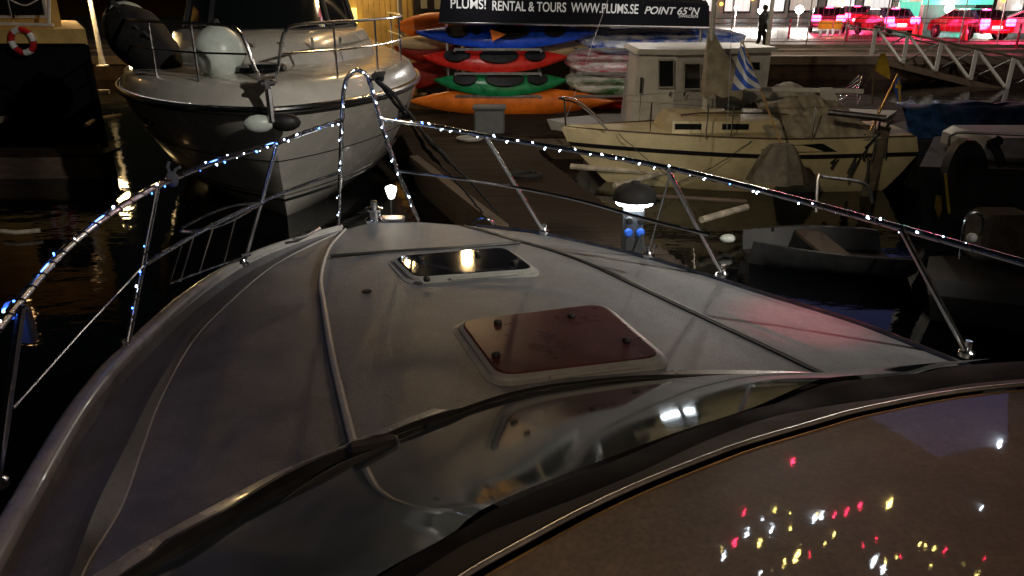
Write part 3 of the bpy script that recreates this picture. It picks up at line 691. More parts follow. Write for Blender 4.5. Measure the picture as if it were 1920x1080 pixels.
for body, x0, x1, y0, hpx, sh_ in (('PLUMS!', 845, 911, 15, 15.5, 0), ('RENTAL & TOURS', 923, 1061, 19, 15.5, 0), ('WWW.PLUMS.SE', 1070, 1196, 22.5, 15.5, 0), ('POINT 65°N', 1208, 1311, 25.5, 12, .25), ('SWEDEN', 1272, 1308, 32.5, 4.5, 0)):
    sz = hpx*16.7/1400/.70
    txt(body, sz, bn, bp_(x0, y0)+Vector((0, -.012, 0)), xd, zd, bold=.003 if hpx > 10 else 0, shear=sh_, width=(bp_(x1, y0)-bp_(x0, y0)).length)
for x in (c.x+.1, d_.x-.1): ob('pole', MB().tube([(x, 17.2, pz), (x, 17.2, 3.2)], .03), 'steel_dull', bn)
ob('canopy_top', MB().prism([a+Vector((0, .1, 0)), b+Vector((0, .1, 0)), b+Vector((0, 2.6, .7)), a+Vector((0, 2.6, .7))], (0, 0, .03)), 'sign_black', bn, smooth=False)
for x in (-.6, 2.6, 4.6): plight('kayak_fill_light', (x, 15.6, 2.9), (1, .95, .88), 26, .06, bn)  # fill lights added to brighten the kayaks and their wraps
# black kiosk behind with papers
q = D(790, 60, 20.8)
kk = thing('rental_kiosk', 'black rental kiosk wall with paper notices behind the kayaks', 'kiosk', (q.x+2.6, 22, pz))
ob('wall', MB().box((q.x+2.4, 22, 2.0), (5.2, 2.0, 3.0)), 'wall_dark', kk, smooth=False)
for px, py, s_ in ((795, 8, .17), (822, 8, .2), (803, 30, .1)): ob('notice', MB().box(D(px, py, 20.98), (s_, .01, s_*1.2)), 'paper', kk, smooth=False)
# yellow timber building behind the cruiser
yb = thing('timber_building', 'yellow lit timber building behind the cruiser windscreen', 'building', (-4.3, 25, 0))
ob('wall', MB().box((-4.6, 25, 3.4), (3.8, 6, 6.6)), 'wall_yellow', yb, smooth=False)
bt_ = MB()
for i in range(25): bt_.box((-6.4+i*.152, 21.985, 3.4), (.02, .03, 6.6))
ob('batten', bt_, 'wall_yellow', yb, smooth=False)
ob('roof', MB().prism([(-6.8, 21.5, 6.7), (-2.4, 21.5, 6.7), (-2.4, 25, 8.3), (-6.8, 25, 8.3)], (0, 0, .15)).prism([(-6.8, 28.5, 6.7), (-2.4, 28.5, 6.7), (-2.4, 25.003, 8.3), (-6.8, 25.003, 8.3)], (0, 0, .15)), 'wall_dark', yb, smooth=False)
q = D(648, 30, 21.9); ob('lit_window', MB().box(q, (.62, .04, .42)), 'win_yellow', yb, smooth=False)
plight('wall_light', (-4.2, 20.6, 3.6), (1, .72, .35), 60, .08, yb)
for px, py in ((770, 7.2), (880, 7.6), (922, 8.0)):
    pass
# wall lamps high on the building and kiosk mast, seen mirrored in the far hatch
def lamp_post(x, y, z0, h, label, matn, e, col, arm=(0, -.5), r=.045, rb=.15, es=True, group='street lamps'):
    t = thing('street_lamp', label, 'street lamp', (x, y, z0), group=group)
    ob('pole', MB().tube([(x, y, z0), (x, y, z0+h)], [r*1.3, r], 10).lathe((x, y, z0), [(r*3, 0), (r*3, .03), (r*1.6, .06), (r*1.4, .3)], 12), 'pole_white', t)
    ob('arm', MB().tube(spline([(x, y, z0+h), (x+arm[0]*.5, y+arm[1]*.5, z0+h+.12), (x+arm[0], y+arm[1], z0+h+.1)], 8), r*.6, 8), 'pole_white', t)
    ob('lamp_head', MB().lathe((x+arm[0], y+arm[1], z0+h+.0), [(rb*1.1, .05), (rb*1.1, .08), (rb*.4, .16), (.02, .17)], 14), 'wall_dark', t)
    ob('lamp_globe', MB().ball((x+arm[0], y+arm[1], z0+h-.02), rb*.8, 12, (1, 1, .6)), matn, t)
    plight('lamp_glow', (x+arm[0], y+arm[1], z0+h-.25), col, e, .12, t)
    return t
WARM = (1, .66, .32); COOL = (.9, .97, 1); NEUT = (1, .88, .7)
q = D(182, 68, 24.5)
lamp_post(q.x, 24.5, .9, 2.45, 'white lamp post between the houseboat and the cruiser', 'lamp_gold', 60, WARM, (0, -.4), .06, .3)
q = D(1438, 93, 30.3)
lamp_post(q.x, 30.3, QZ, 6.5, 'slim white lamp post on the quay beside the walking person', 'lamp_white', 900, NEUT, (0, -.8), .07, .25)
lamp_post(-2.9, 20.6, pz, 7.3, 'lamp post rising left of the rental kiosk', 'lamp_warm', 260, WARM, (0, -.5), .05, .2)
lamp_post(-1.3, 21.0, pz, 7.4, 'lamp post rising behind the black rental kiosk', 'lamp_warm', 260, WARM, (0, -.5), .05, .2)
# floodlights out of view: starboard cruiser one inferred, the others added as fill
def floodlight(x, y, h, aim, e, col, cone, label):
    t = thing('floodlight_mast', label, 'floodlight', (x, y, .5), group='marina floodlights')
    ob('pole', MB().tube([(x, y, .5), (x, y, h)], [.08, .05], 10), 'pole_white', t)
    dv = (Vector(aim)-Vector((x, y, h))).normalized()
    hd = ob('lamp_head', MB().lathe(Vector((x, y, h)), [(.08, -.12), (.16, 0), (.2, .12), (.19, .12), (.12, .0)], 14, axis=tuple(dv)), 'wall_dark', t)
    plight('flood_beam', Vector((x, y, h))+dv*.25, col, e, .12, t, spot=cone, aim=aim)
floodlight(8.0, -2.5, 8.0, (-1.0, 8.8, 1.0), 4400, (1, .93, .82), 40, 'tall floodlight mast on the starboard side aimed at the cruiser')
floodlight(-6.0, -6.0, 8.5, (2.9, 13.8, 1.3), 2700, (1, .82, .55), 25, 'tall floodlight mast added out of view to port to light the sailboat')  # added fill, set to port so the right hand boats stay dark
floodlight(-2.5, -7.0, 7.0, (1.2, 4.0, 1.8), 150, (1, .9, .84), 28, 'floodlight mast added out of view astern to light our own deck')  # added fill for the foredeck, unseen
floodlight(11.0, 4.5, 8.0, (19, 28, 1.0), 2600, (1, .9, .8), 34, 'floodlight mast added out of view to starboard to brighten the gangway')  # added only to whiten the gangway railing
t = thing('added_red_spot', 'red spot lamp on a tall pole added out of view to redden the deck', 'spot lamp', (3.3, 1.9, 0))  # unseen red spot and pole added to tint the starboard deck
ob('pole', MB().tube([(3.3, 1.9, -.2), (3.3, 1.9, 6.8)], .04, 8), 'pole_white', t)
ob('lamp_housing', MB().lathe((3.3, 1.9, 6.8), [(.06, 0), (.1, .03), (.1, .2), (.05, .25)], 12), 'wall_dark', t)
plight('red_fill_light', (3.12, 1.95, 6.75), (1, .04, .12), 850, .03, t, spot=7.0, aim=(1.2, 2.82, 1.75))
mk_ = ob('added_lamp_pole', MB().tube([(1.2, -2.2, 1.2), (1.1, -2.0, 4.4)], .03, 8), 'chrome', boat)  # unseen pole added to hold the roof fill light
plight('roof_fill_light', (1.1, -1.9, 4.4), (1, .68, .44), 125, .05, boat, spot=34, aim=(.2, .32, 2.4))  # warm spot added to brighten the near cabin roof

# ---------------------------------------------------------------- left jetty, houseboat
jt = deckpoly('wooden_jetty', [(-16, 12.6), (-7.1, 12.9), (-7.1, 13.5), (-16, 13.9)], .42, .05, 'narrow jetty at the left edge running towards the cruiser', 'jetty', 'plank')
p0, p1 = G(-10, 228, .35), G(168, 172, .35)
tag(ob('mooring_boom', MB().tube([p0, p1], .07, 8).tube([p1, G(205, 172, .35)], .07, 8), 'timber_pale'), 'long pale mooring boom lying on the dark water at upper left', 'mooring boom', 'mooring booms')
tag(ob('mooring_boom', MB().tube([G(160, 235, .3), G(178, 224, .3), G(226, 216, .3)], .045, 8), 'timber_pale'), 'short pale mooring boom ending beside the cruiser hull', 'mooring boom', 'mooring booms')
hbz = thing('houseboat', 'houseboat with orange lit wall and pale deck edge at the upper left', 'houseboat', (-13, 20, 0))
y0 = 17.5; zt0 = D(100, 55, y0).z
def hplan(f, z, rr=0): return [(-24, 17.5-f, z), (-9.45+f*.5, 17.5-f, z), (-12.75+f*.3, 23, z), (-24, 23, z)]
ob('hull', MB().prism(hplan(0, -.3), (0, 0, zt0-.02)), 'hull_black', hbz, smooth=False)
ob('deck_edge', MB().prism(hplan(.3, zt0-.28), (0, 0, .3)), 'wall_yellow', hbz)
ob('cabin', MB().prism([(-23.5, 18.8, zt0+.02), (-10.7, 18.8, zt0+.02), (-13.1, 22.8, zt0+.02), (-23.5, 22.8, zt0+.02)], (0, 0, 2.7)), 'wall_yellow', hbz, smooth=False)
a = D(0, 0, 18.75)
for (x0, x1) in ((-40, 18), (22, 82)):
    A_, B_ = D(x0, 0, 18.75), D(x1, 0, 18.75); cx = (A_.x+B_.x)/2
    wn = ob('window', MB().box((cx, 18.76, zt0+.95), (B_.x-A_.x+.1, .1, 1.5)), 'pole_white', hbz, smooth=False)
    ob('pane', MB().box((cx, 18.69, zt0+.95), (B_.x-A_.x-.04, .05, 1.36)), 'glass_dark', wn, smooth=False)
ob('handrail', MB().tube([D(0, 45, 17.7), D(100, 47, 17.7)], .04).tube([D(92, 0, 17.7), D(92, 46, 17.7)], .04).tube(spline([D(10, -5, 17.7), D(45, 10, 17.7), D(70, 0, 17.7)], 10), .015), 'pole_white', hbz)
q = D(42, 77, 17.15)
lb_ = thing('lifebuoy', 'red and white lifebuoy hanging on the houseboat side', 'lifebuoy', q)
ringp = [q+Vector((.24*math.cos(t), 0, .24*math.sin(t))) for t in [2*math.pi*k/28 for k in range(29)]]
ob('ring', MB().tube(ringp, .065, 10), 'red_plastic', lb_)
for k in (0, 7, 14, 21): ob('band', MB().tube(ringp[k:k+4], .069, 10), 'sign_white', lb_)
q = D(300, -40, 16)
plight('houseboat_glow', (-12.0, 17.0, 4.4), (1, .55, .22), 10, .1, hbz)

# ================================================================ SAILBOAT
P0 = G(1036, 243, .92); P1 = G(1706, 262, .86)
ang = math.atan2(P1.y-P0.y, P1.x-P0.x); LS = (P1-P0).length
P0c = P0.copy(); 
sb = thing('sailboat', 'cream sailboat with a black stripe moored broadside on the right', 'sailboat', (P0.x, P0.y, 0), ang)
def sl(z, s0, s1, kb, n=30, side=1):
    out = []
    for i in range(n):
        u = i/(n-1); s = s0+(LS-s1-s0)*u
        b_ = 1.15*(math.sin(min(1, u*1.35)*math.pi/2)**.9)*(1-.3*max(0, u-.6)/.4)
        out.append(Vector((s, side*b_*kb, z)))
    return out
def sail_side(side): return [sl(-.15, 1.0, .5, .5, side=side), sl(.05, .75, .35, .72, side=side), sl(.35, .45, .2, .88, side=side), sl(.62, .18, .06, .97, side=side), sl(.68, .12, .04, .98, side=side), sl(.92, 0, .12, 1.0, side=side)]
# boat centre line lies behind the visible gunwale
sb.location = (P0.x+.15, P0.y+.2, 0); sb.rotation_euler = (0, 0, ang+R(5.0))
A_ = sail_side(-1); B_ = sail_side(1)
hm = MB(); hm.loft([list(reversed(l)) for l in A_]); hm.loft(B_)
tr = [l[-1] for l in A_]+[l[-1] for l in reversed(B_)]; hm.add(tr, [tuple(range(len(tr)))])
ob('hull', hm, 'hull_cream', sb, local=True)
for sd_ in (-1, 1):
    ob('black_stripe', MB().loft([[v*1+Vector((0, sd_*.012, 0)) for v in sl(.62, .18, .06, .97, side=sd_)], [v+Vector((0, sd_*.012, 0)) for v in sl(.69, .12, .04, .985, side=sd_)]]), 'stripe_black', sb, local=True)
dkm = MB().loft([sl(.92, 0, .12, 1.0, side=-1), sl(.96, .1, .12, .5, side=-1), sl(.97, .15, .12, 0)]); dkm.loft([list(reversed(l)) for l in [sl(.92, 0, .12, 1.0, side=1), sl(.96, .1, .12, .5, side=1), sl(.97, .15, .12, 0)]])
ob('deck', dkm, 'hull_cream', sb, local=True)
# cabin top
ct = [[Vector((s, y_, z_)) for y_, z_ in ((-.62, .93), (-.58, 1.12), (-.3, 1.2), (0, 1.22), (.3, 1.2), (.58, 1.12), (.62, .93))] for s in (1.6, 1.75, 2.4, 3.3, 4.1)]
for k in range(7): ct[0][k].z = min(ct[0][k].z, .97); ct[0][k].y *= .6
ob('cabin', MB().loft(ct, caps=True), 'hull_cream', sb, local=True)
# black long side window
def side_pt(s, z, out=.015):
    l = sl(z, 0, .1, .995, side=-1); j = min(range(30), key=lambda i: abs(l[i].x-s)); return Vector((s, l[j].y-out, z))
wp_ = [side_pt(3.05, .76), side_pt(3.3, .83), side_pt(3.9, .86), side_pt(4.0, .86), side_pt(4.25, .73), side_pt(3.6, .73)]
ob('side_window', MB().prism(wp_, (0, .03, 0)), 'glass_dark', sb, local=True)
# pulpit
pl_ = MB(); pa = Vector((.05, 0, .95))
pl_.tube(spline([Vector((.75, -.45, .95)), Vector((.3, -.3, 1.32)), Vector((.02, -.12, 1.40)), Vector((-.05, 0, 1.40)), Vector((.02, .12, 1.40)), Vector((.3, .3, 1.32)), Vector((.75, .45, .95))], 30), .015)
pl_.tube([Vector((.08, -.1, .95)), Vector((.05, -.13, 1.38))], .012).tube([Vector((.08, .1, .95)), Vector((.05, .13, 1.38))], .012)
ob('pulpit', pl_, 'chrome', sb, local=True)
mst = loc(sb, D(1320, 216, P0.y+.35)); mt_ = loc(sb, D(1328, -60, P0.y+.35))
ms = ob('mast', MB().tube([Vector((mst.x, mst.y, 1.0)), Vector((mst.x, mst.y, 8.2))], .045, 12), 'pole_white', sb, local=True)
mx, my = mst.x, mst.y
bo = ob('boom', MB().tube([Vector((mx, my, 1.55)), Vector((mx+2.6, my, 1.5))], .04, 8), 'pole_white', sb, local=True)
# folded sail in a grey cover by the mast
cv = []
for i in range(12):
    u = i/11; x = mx+.02+u*.55; h_ = .36*(1-u*.35); cz = 1.62+.02*math.sin(u*5); top = .62*(1-u)**1.6
    cv.append([Vector((x, my-.14, cz-.2+.03*math.sin(i))), Vector((x, my-.17, cz+.02)), Vector((x, my-.1, cz+.16+top*.5)), Vector((x, my, cz+.22+top)), Vector((x, my+.1, cz+.16+top*.5)), Vector((x, my+.17, cz+.02)), Vector((x, my+.1, cz-.2))])
cv = [[p_+Vector((-.08, 0, 0)) for p_ in cv[0]]]+cv
ob('sail_cover', MB().loft(cv, close=True, caps=True), 'canvas_grey', sb, local=True)
ob('outboard_bracket', MB().ball((mx+.42, my-.2, 1.27), .13, 12, (1.3, .6, .6)), 'wall_dark', sb, local=True)
# cockpit tarpaulin
def drape(x0, x1, hw, zb, zh, n=64, seed=0, peak=.5):
    rings = []
    for i in range(n):
        u = i/(n-1); x = x0+(x1-x0)*u; pk = zh*(math.sin(math.pi*min(1, max(0, (u*.9+.08))))**.6)*(1-.25*(u-peak)**2)
        row = []
        for k in range(33):
            a_ = -1+2*k/32; y_ = a_*hw*(1+.05*noise.noise(Vector((x*5, seed, 1)))); z_ = zb+pk*(1-abs(a_)**1.35)
            f1 = noise.noise(Vector((x*2.1, y_*2.4, seed))); f2 = abs(noise.noise(Vector((x*5+y_*3, y_*2, seed+4))))
            z_ += .10*f1-.11*f2+.05*abs(noise.noise(Vector((x*9, y_*3, seed+9))))
            row.append(Vector((x+.05*f2, y_, max(zb-.12, z_))))
        rings.append(row)
    return rings
ob('cockpit_cover', MB().loft(drape(mx+.75, mx+2.55, .95, .95, .5, seed=3)), 'canvas_grey', sb, local=True)
for i, (x_, r_) in enumerate(((1.0, .0), (2.2, .0), (4.9, .0))):
    pass
ob('stanchion', MB().tube([Vector((2.2, -1.0, .92)), Vector((2.2, -1.0, 1.45))], .012), 'chrome', sb, local=True)
ob('stay', MB().tube([Vector((.05, 0, .97)), Vector((mx, my, 8.1))], .004, 5), 'steel_dull', sb, local=True)
ob('stay', MB().tube([Vector((mx+.1, -1.0, .95)), Vector((mx, my, 8.1))], .004, 5), 'steel_dull', sb, local=True)
for sd_ in (-1, 1):
    for s_ in (1.4, 2.6, 3.8, 4.8): ob('stanchion', MB().tube([Vector((s_, sd_*sl(.92, 0, .12, 1.0)[int(s_/LS*29)].y, .92)), Vector((s_, sd_*sl(.92, 0, .12, 1.0)[int(s_/LS*29)].y, 1.42))], .01, 6), 'chrome', sb, local=True)
    ob('lifeline', MB().tube([Vector((v.x, sd_*v.y, 1.40)) for v in sl(.92, .6, .9, 1.0)], .004, 5), 'steel_dull', sb, local=True)
    ob('toe_rail', MB().tube([Vector((v.x, sd_*v.y, .935)) for v in sl(.92, .1, .15, .985)], .014, 6), 'timber', sb, local=True)
for a_, b_ in (((.9, .9), (2.0, .05)), ((2.9, .9), (1.9, .1)), ((3.2, .88), (4.2, .2))):
    ob('hanging_line', MB().tube(wob([side_pt(a_[0], a_[1], .03), side_pt((a_[0]+b_[0])/2, (a_[1]+b_[1])/2, .04), Vector((b_[0], side_pt(b_[0], .5).y+.25, b_[1]))], 20, .02), .006, 5), 'rubber', sb, local=True)
ob('handrail', MB().tube([Vector((1.9, -.45, 1.2)), Vector((2.2, -.5, 1.24)), Vector((3.4, -.5, 1.24)), Vector((3.7, -.5, 1.2))], .014, 6), 'timber', sb, local=True)
for s_ in (2.0, 2.75): ob('cabin_window', MB().box((s_, -.6, 1.04), (.42, .03, .09)), 'glass_dark', sb, local=True, smooth=False)
# stern chain / gear
sg = MB()
for j in range(10):
    a = Vector((LS-1.0+random.uniform(-.1, .5), -.85, 1.0+random.uniform(-.1, .2))); sg.tube([a, a+Vector((random.uniform(-.5, .1), -.15, -random.uniform(.3, .9)))], .018)
ob('stern_gear', sg, 'rubber', sb, local=True)
ob('rudder', MB().box((LS-.75, -.9, .45), (.16, .06, 1.3), ry=.1), 'cloth_brown', sb, local=True)
# cloth covered outboard on a dinghy in front
q = D(1462, 300, 10.2)
clm = MB(); rings = []
for i in range(9):
    u = i/8; r_ = .14+.26*u**.8; rings.append([q+Vector((math.cos(t)*r_*(1+.14*math.sin(t*7+u*2))+.0, math.sin(t)*r_*.7*(1+.14*math.sin(t*7)), .22-.52*u)) for t in [2*math.pi*k/42 for k in range(42)]])
clm.loft(rings, close=True, caps=True)
tag(ob('draped_outboard', clm, 'cloth_brown'), 'outboard motor draped in a brown cloth in front of the cream sailboat', 'outboard motor')
# striped flag with slanted pole
a, b = D(1463, 266, 10.3), D(1392, 78, 11.0)
fl = thing('flag', 'blue and white striped flag hanging on a slanted wooden pole', 'flag', a)
ob('pole', MB().tube([a, b], .014, 8), 'brass', fl)
ob('finial', MB().ball(b, .03, 8), 'pole_white', fl)
ul = D(1390, 82, 10.97); ur = D(1401, 92, 10.9); ll = D(1372, 170, 11.0); lr = D(1424, 172, 10.55)
for k in range(9):
    m_ = MB(); u0, u1 = k/9, (k+1)/9; rows = []
    for j in range(9):
        v_ = j/8; 
        def fp(u): 
            # stripes run down the hanging flag, skewed
            vv = min(1, max(0, v_)); s_ = min(1, max(0, u*1.6-.6+.6*vv))
            A0 = ul.lerp(ll, s_); B0 = ur.lerp(lr, min(1, s_*1.0+.0)); q_ = A0.lerp(B0, vv)
            return q_+Vector((0, .05*math.sin(vv*9+u*3), -.12*vv*(1-s_)+.05*vv))
        rows.append([fp(u0), fp(u1)])
    m_.loft(rows); o_ = ob('stripe', m_, 'flag_blue' if k % 2 == 0 else 'flag_white', fl)
# yellow flag and small flag at the stern
a, b = D(1640, 215, 14), D(1655, 98, 14)
f2 = thing('flag', 'plain yellow flag hanging beside the gangway', 'flag', D(1640, 160, 14))
ob('cloth', MB().loft([[D(1652, 100, 14)+Vector((0, 0, 0)), D(1660, 100, 14.1)], [D(1645, 118, 14), D(1666, 118, 14.1)], [D(1637, 130, 14.1), D(1669, 138, 14)], [D(1652, 140, 14.05), D(1669, 149, 14.1)]]), 'flag_yellow', f2)
ob('halyard', MB().tube([D(1652, 100, 14), D(1636, 135, 14), D(1615, 175, 14)], .008).tube([D(1639, 140, 14), D(1635, 195, 14)], .02), 'timber', f2)
f3 = thing('flag', 'small blue and yellow flag on a leaning pole above the sailboat stern', 'flag', D(1640, 222, 11.6))
ob('pole', MB().tube([D(1632, 245, 11.5), D(1684, 138, 11.8)], .016), 'brass', f3)
ob('cloth', MB().loft([[D(1680, 142, 11.8), D(1687, 145, 11.8)], [D(1676, 165, 11.8), D(1690, 165, 11.7)], [D(1683, 190, 11.8), D(1691, 193, 11.75)]]), 'flag_blue', f3)
ob('cross', MB().loft([[D(1679, 158, 11.76), D(1690, 160, 11.68)], [D(1679, 165, 11.76), D(1690, 167, 11.66)]]).loft([[D(1683, 150, 11.7), D(1687, 150, 11.7)], [D(1685, 192, 11.7), D(1690, 192, 11.7)]]), 'flag_yellow', f3)

# ================================================================ WHEELHOUSE BOAT behind
W0 = 14.0
wh = thing('wheelhouse_boat', 'white wheelhouse boat behind the mast of the cream sailboat', 'wheelhouse boat', (D(1300, 200, W0).x, W0, 0))
xl, xm, xr = D(1186, 150, W0).x, D(1262, 150, W0).x, D(1432, 150, W0+.8).x
zb_ = .62; ztp = D(1230, 100, W0).z
ob('hull', MB().loft([[Vector((xl-1.2+k*.4*0, 0, 0))]*1 for k in range(0)] or [[(xl-1.1, W0+1, -.2), (xl-.2, W0-.1, -.2), (xr+1.6, W0-.1, -.2), (xr+1.8, W0+1, -.2), (xr+1.6, W0+2.1, -.2), (xl-.2, W0+2.1, -.2)], [(xl-1.5, W0+1, .7), (xl-.2, W0-.35, .62), (xr+1.8, W0-.35, .62), (xr+2, W0+1, .62), (xr+1.8, W0+2.3, .62), (xl-.2, W0+2.3, .62)]], close=True, caps=True), 'cabin_white', wh)
# wheelhouse: left side wall and front with windows (slightly leaning walls)
ob('wheelhouse', MB().loft([[(xl, W0+.1, zb_), (xm, W0-.15, zb_), (xr, W0+.6, zb_), (xr, W0+2, zb_), (xl+.1, W0+2, zb_)], [(xl+.12, W0+.15, ztp-.02), (xm+.03, W0-.05, ztp-.02), (xr+.05, W0+.7, ztp-.02), (xr, W0+1.9, ztp-.02), (xl+.2, W0+1.9, ztp-.02)]], close=True, caps=True), 'cabin_white', wh, smooth=False)
ob('roof', MB().loft([[(xl+.04, W0+.02, ztp-.015), (xm+.02, W0-.22, ztp-.015), (xr+.15, W0+.55, ztp-.015), (xr+.1, W0+2.1, ztp-.015), (xl+.1, W0+2.1, ztp-.015)], [(xl+.1, W0+.08, ztp+.07), (xm+.04, W0-.15, ztp+.07), (xr+.1, W0+.6, ztp+.07), (xr, W0+2, ztp+.07), (xl+.15, W0+2, ztp+.07)]], close=True, caps=True), 'cabin_white', wh, smooth=False)
def wpane(x0, x1, y0_, y1_, d0, d1, nm='window'):
    cs4 = [D(x0, y1_, d0), D(x1, y1_, d1), D(x1, y0_, d1), D(x0, y0_, d0)]; cc = sum(cs4, Vector())/4
    o_ = ob(nm, MB().prism([cc+(p_-cc)*1.14 for p_ in cs4], (0, .05, 0)), 'hatch_frame', wh, smooth=False)
    ob('pane', MB().prism([p_+Vector((0, -.012, 0)) for p_ in cs4], (0, .01, 0)), 'glass_dark', o_, smooth=False)
wpane(1236, 1262, 114, 162, W0-.12, W0-.2); wpane(1284, 1312, 120, 165, W0-.12, W0-.06); wpane(1345, 1372, 116, 128, W0+.2, W0+.33); wpane(1403, 1424, 117, 130, W0+.45, W0+.55)
ob('door_handle', MB().box(D(1202, 160, W0-.02), (.04, .05, .28)), 'rubber', wh); 
for px in (1258, 1285): ob('latch', MB().tube([D(px-3, 180, W0-.2), D(px, 172, W0-.22)], .015), 'rubber', wh)
# tarp covered boat with rails behind the sailboat stern
d0 = 13.6; tb = thing('covered_boat', 'boat under pale creased tarpaulins behind the sailboat stern', 'boat', (D(1520, 200, d0).x, d0, 0))
a, b = D(1420, 175, d0), D(1610, 175, d0)
ob('hull', MB().loft([[(a.x, d0-.6, 0), (b.x, d0-.5, 0), (b.x+.5, d0+.5, 0), (b.x, d0+1.5, 0), (a.x, d0+1.6, 0)], [(a.x, d0-.8, .9), (b.x+.1, d0-.6, .9), (b.x+1.0, d0+.5, 1.0), (b.x+.1, d0+1.6, .9), (a.x, d0+1.8, .9)]], close=True, caps=True), 'cabin_white', tb)
o_ = MB().loft([[p_+Vector((a.x, d0+.2, 0)) for p_ in r_] for r_ in drape(0, (b.x-a.x)*.72, 1.0, .95, .6, seed=8)])
ob('tarpaulin', o_, 'canvas_pale', tb)
q = D(1548, 178, d0-.9); ob('white_flap', MB().prism([D(1538, 165, d0-1), D(1562, 165, d0-1), D(1572, 190, d0-1), D(1543, 199, d0-1)], (0, .05, 0)), 'cabin_white', tb)
rl = MB()
for k in range(5): rl.tube(spline([D(1545, 170+k*9, d0-.5), D(1590, 160+k*5, d0-.3), D(1616, 140+k*8, d0), D(1608, 175+k*5, d0-.2)], 16), .014)
ob('rails', rl, 'chrome', tb)
# grey boom / plank across
tag(ob('spar', MB().tube([D(1552, 210, 11.3), D(1660, 222, 11.1)], .05, 10), 'steel_dull'), 'grey round spar lying behind the sailboat stern', 'spar')

# ================================================================ BLUE TARP BOAT, RIGHT
d0 = 12.5; a, b = D(1684, 215, d0), D(2100, 215, d0)
bt2 = thing('covered_boat', 'boat under a blue tarpaulin below the gangway at right', 'boat', ((a.x+b.x)/2, d0, 0))
ob('hull', MB().loft([[(a.x+.3, d0-.6, 0), (b.x, d0-.8, 0), (b.x, d0+1.2, 0), (a.x+.3, d0+1, 0)], [(a.x, d0-.7, .85), (b.x, d0-1, .9), (b.x, d0+1.4, .9), (a.x, d0+1.2, .85)]], close=True, caps=True), 'wall_dark', bt2)
rings = []
for i in range(40):
    u = i/39; x = a.x+(b.x-a.x)*u; row = []
    for k in range(14):
        v_ = k/13; z_ = D(1700, 199-8*u, d0).z-max(0, v_-.35)*1.0; y_ = d0+.2-v_*.9
        row.append(Vector((x+.05*noise.noise(Vector((x*3, v_*3, 0))), y_+.12*noise.noise(Vector((x*2.5, v_*5, 2))), z_+.10*noise.noise(Vector((x*1.8, v_*4, 7))))))
    rings.append(row)
ob('tarpaulin', MB().loft(rings), 'tarp_blue', bt2)
# ---------------------------------------------------------------- dark white boat at the right edge
d0 = 8.6
rb_ = thing('motor_boat', 'shaded old white motor boat with a round port at the right edge', 'motor boat', (D(1850, 380, d0).x, d0, 0))
a = D(1722, 300, d0); b = D(2050, 300, d0); zt2 = D(1800, 262, d0).z
ob('hull', MB().loft([[(a.x+.35, d0, -.1), (b.x, d0-.2, -.1), (b.x, d0+2, -.1), (a.x+1.4, d0+1.8, -.1)], [(a.x+.1, d0-.1, .6), (b.x, d0-.35, .6), (b.x, d0+2.1, .6), (a.x+1.25, d0+1.9, .6)], [(a.x, d0-.05, 1.15), (b.x, d0-.35, 1.15), (b.x, d0+2.1, 1.15), (a.x+1.2, d0+1.9, 1.15)]], close=True, caps=True), 'dinghy_grey', rb_)
rdv = [D(1790, 425, d0-.3), D(1775, 340, d0-.3), D(1790, 285, d0-.3), D(1815, 262, d0-.3), D(1842, 275, d0-.3), D(1855, 330, d0-.3), D(1850, 425, d0-.3)]
ob('outdrive_shield', MB().prism(spline(rdv, 24), (0, .15, 0)), 'dinghy_grey', rb_)
q = D(1821, 302, d0-.36); ob('round_port', MB().lathe(q, [(.075, 0), (.07, .03), (.01, .031)], 18, axis=(0, -1, 0)), 'glass_dark', rb_)
ob('handrail', MB().tube(spline([D(1780, 280, d0), D(1785, 252, d0), D(1850, 250, d0), D(2000, 258, d0-.1)], 20), .016), 'steel_dull', rb_)
ob('cabin', MB().box((b.x+.0-.3, d0+.7, 1.28), (1.7, 1.1, .3), bev=.08), 'cabin_white', rb_)
dr = MB()
dr.tube([D(1858, 262, d0-.3), D(1872, 290, d0-.4), D(1880, 310, d0-.4)], .05).tube([D(1872, 262, d0-.3), D(1858, 275, d0-.35)], .06)
ob('outboard', dr, 'rubber', rb_)
# boathook with hanging pennant
tag(ob('pennant', MB().loft([[D(1755, 365, 8.0), D(1765, 368, 8.0)], [D(1752, 390, 8.0), D(1766, 392, 8.05)], [D(1760, 410, 8), D(1756, 424, 8)]]).tube([D(1773, 325, 8.1), D(1780, 400, 8.0)], .015), 'flag_yellow'), 'furled yellow pennant on a short pole at the shaded boat', 'pennant')
# low dark dinghy with hoop rail
d0 = 8.6
dg = thing('dinghy', 'low dark dinghy with a bent hand rail beyond the starboard rail', 'dinghy', (D(1540, 410, d0).x, d0, 0))
a, b = D(1408, 400, d0), D(1690, 425, d0-.3)
st = []
for i in range(16):
    u = i/15; x = a.x+(b.x-a.x)*u; wv = .62*math.sin(min(1, .25+u*1.1)*math.pi/2)*(1 if u < .95 else .9)
    yc = d0+(-.3)*u
    st.append([Vector((x, yc-wv, .30)), Vector((x, yc-wv*.9, .12)), Vector((x, yc-wv*.5, -.05)), Vector((x, yc, -.1)), Vector((x, yc+wv*.5, -.05)), Vector((x, yc+wv*.9, .12)), Vector((x, yc+wv, .30)), Vector((x, yc+wv*.88, .30)), Vector((x, yc+wv*.6, .08)), Vector((x, yc-wv*.6, .08)), Vector((x, yc-wv*.88, .30))])
ob('hull', MB().loft(st, close=True, caps=True), 'dinghy_grey', dg)
ob('hand_rail', MB().tube(spline([D(1530, 398, d0-.3), D(1534, 332, d0-.2), D(1545, 332, d0-.2), D(1622, 345, d0-.2), D(1636, 380, d0-.2)], 24), .02), 'steel_dull', dg)
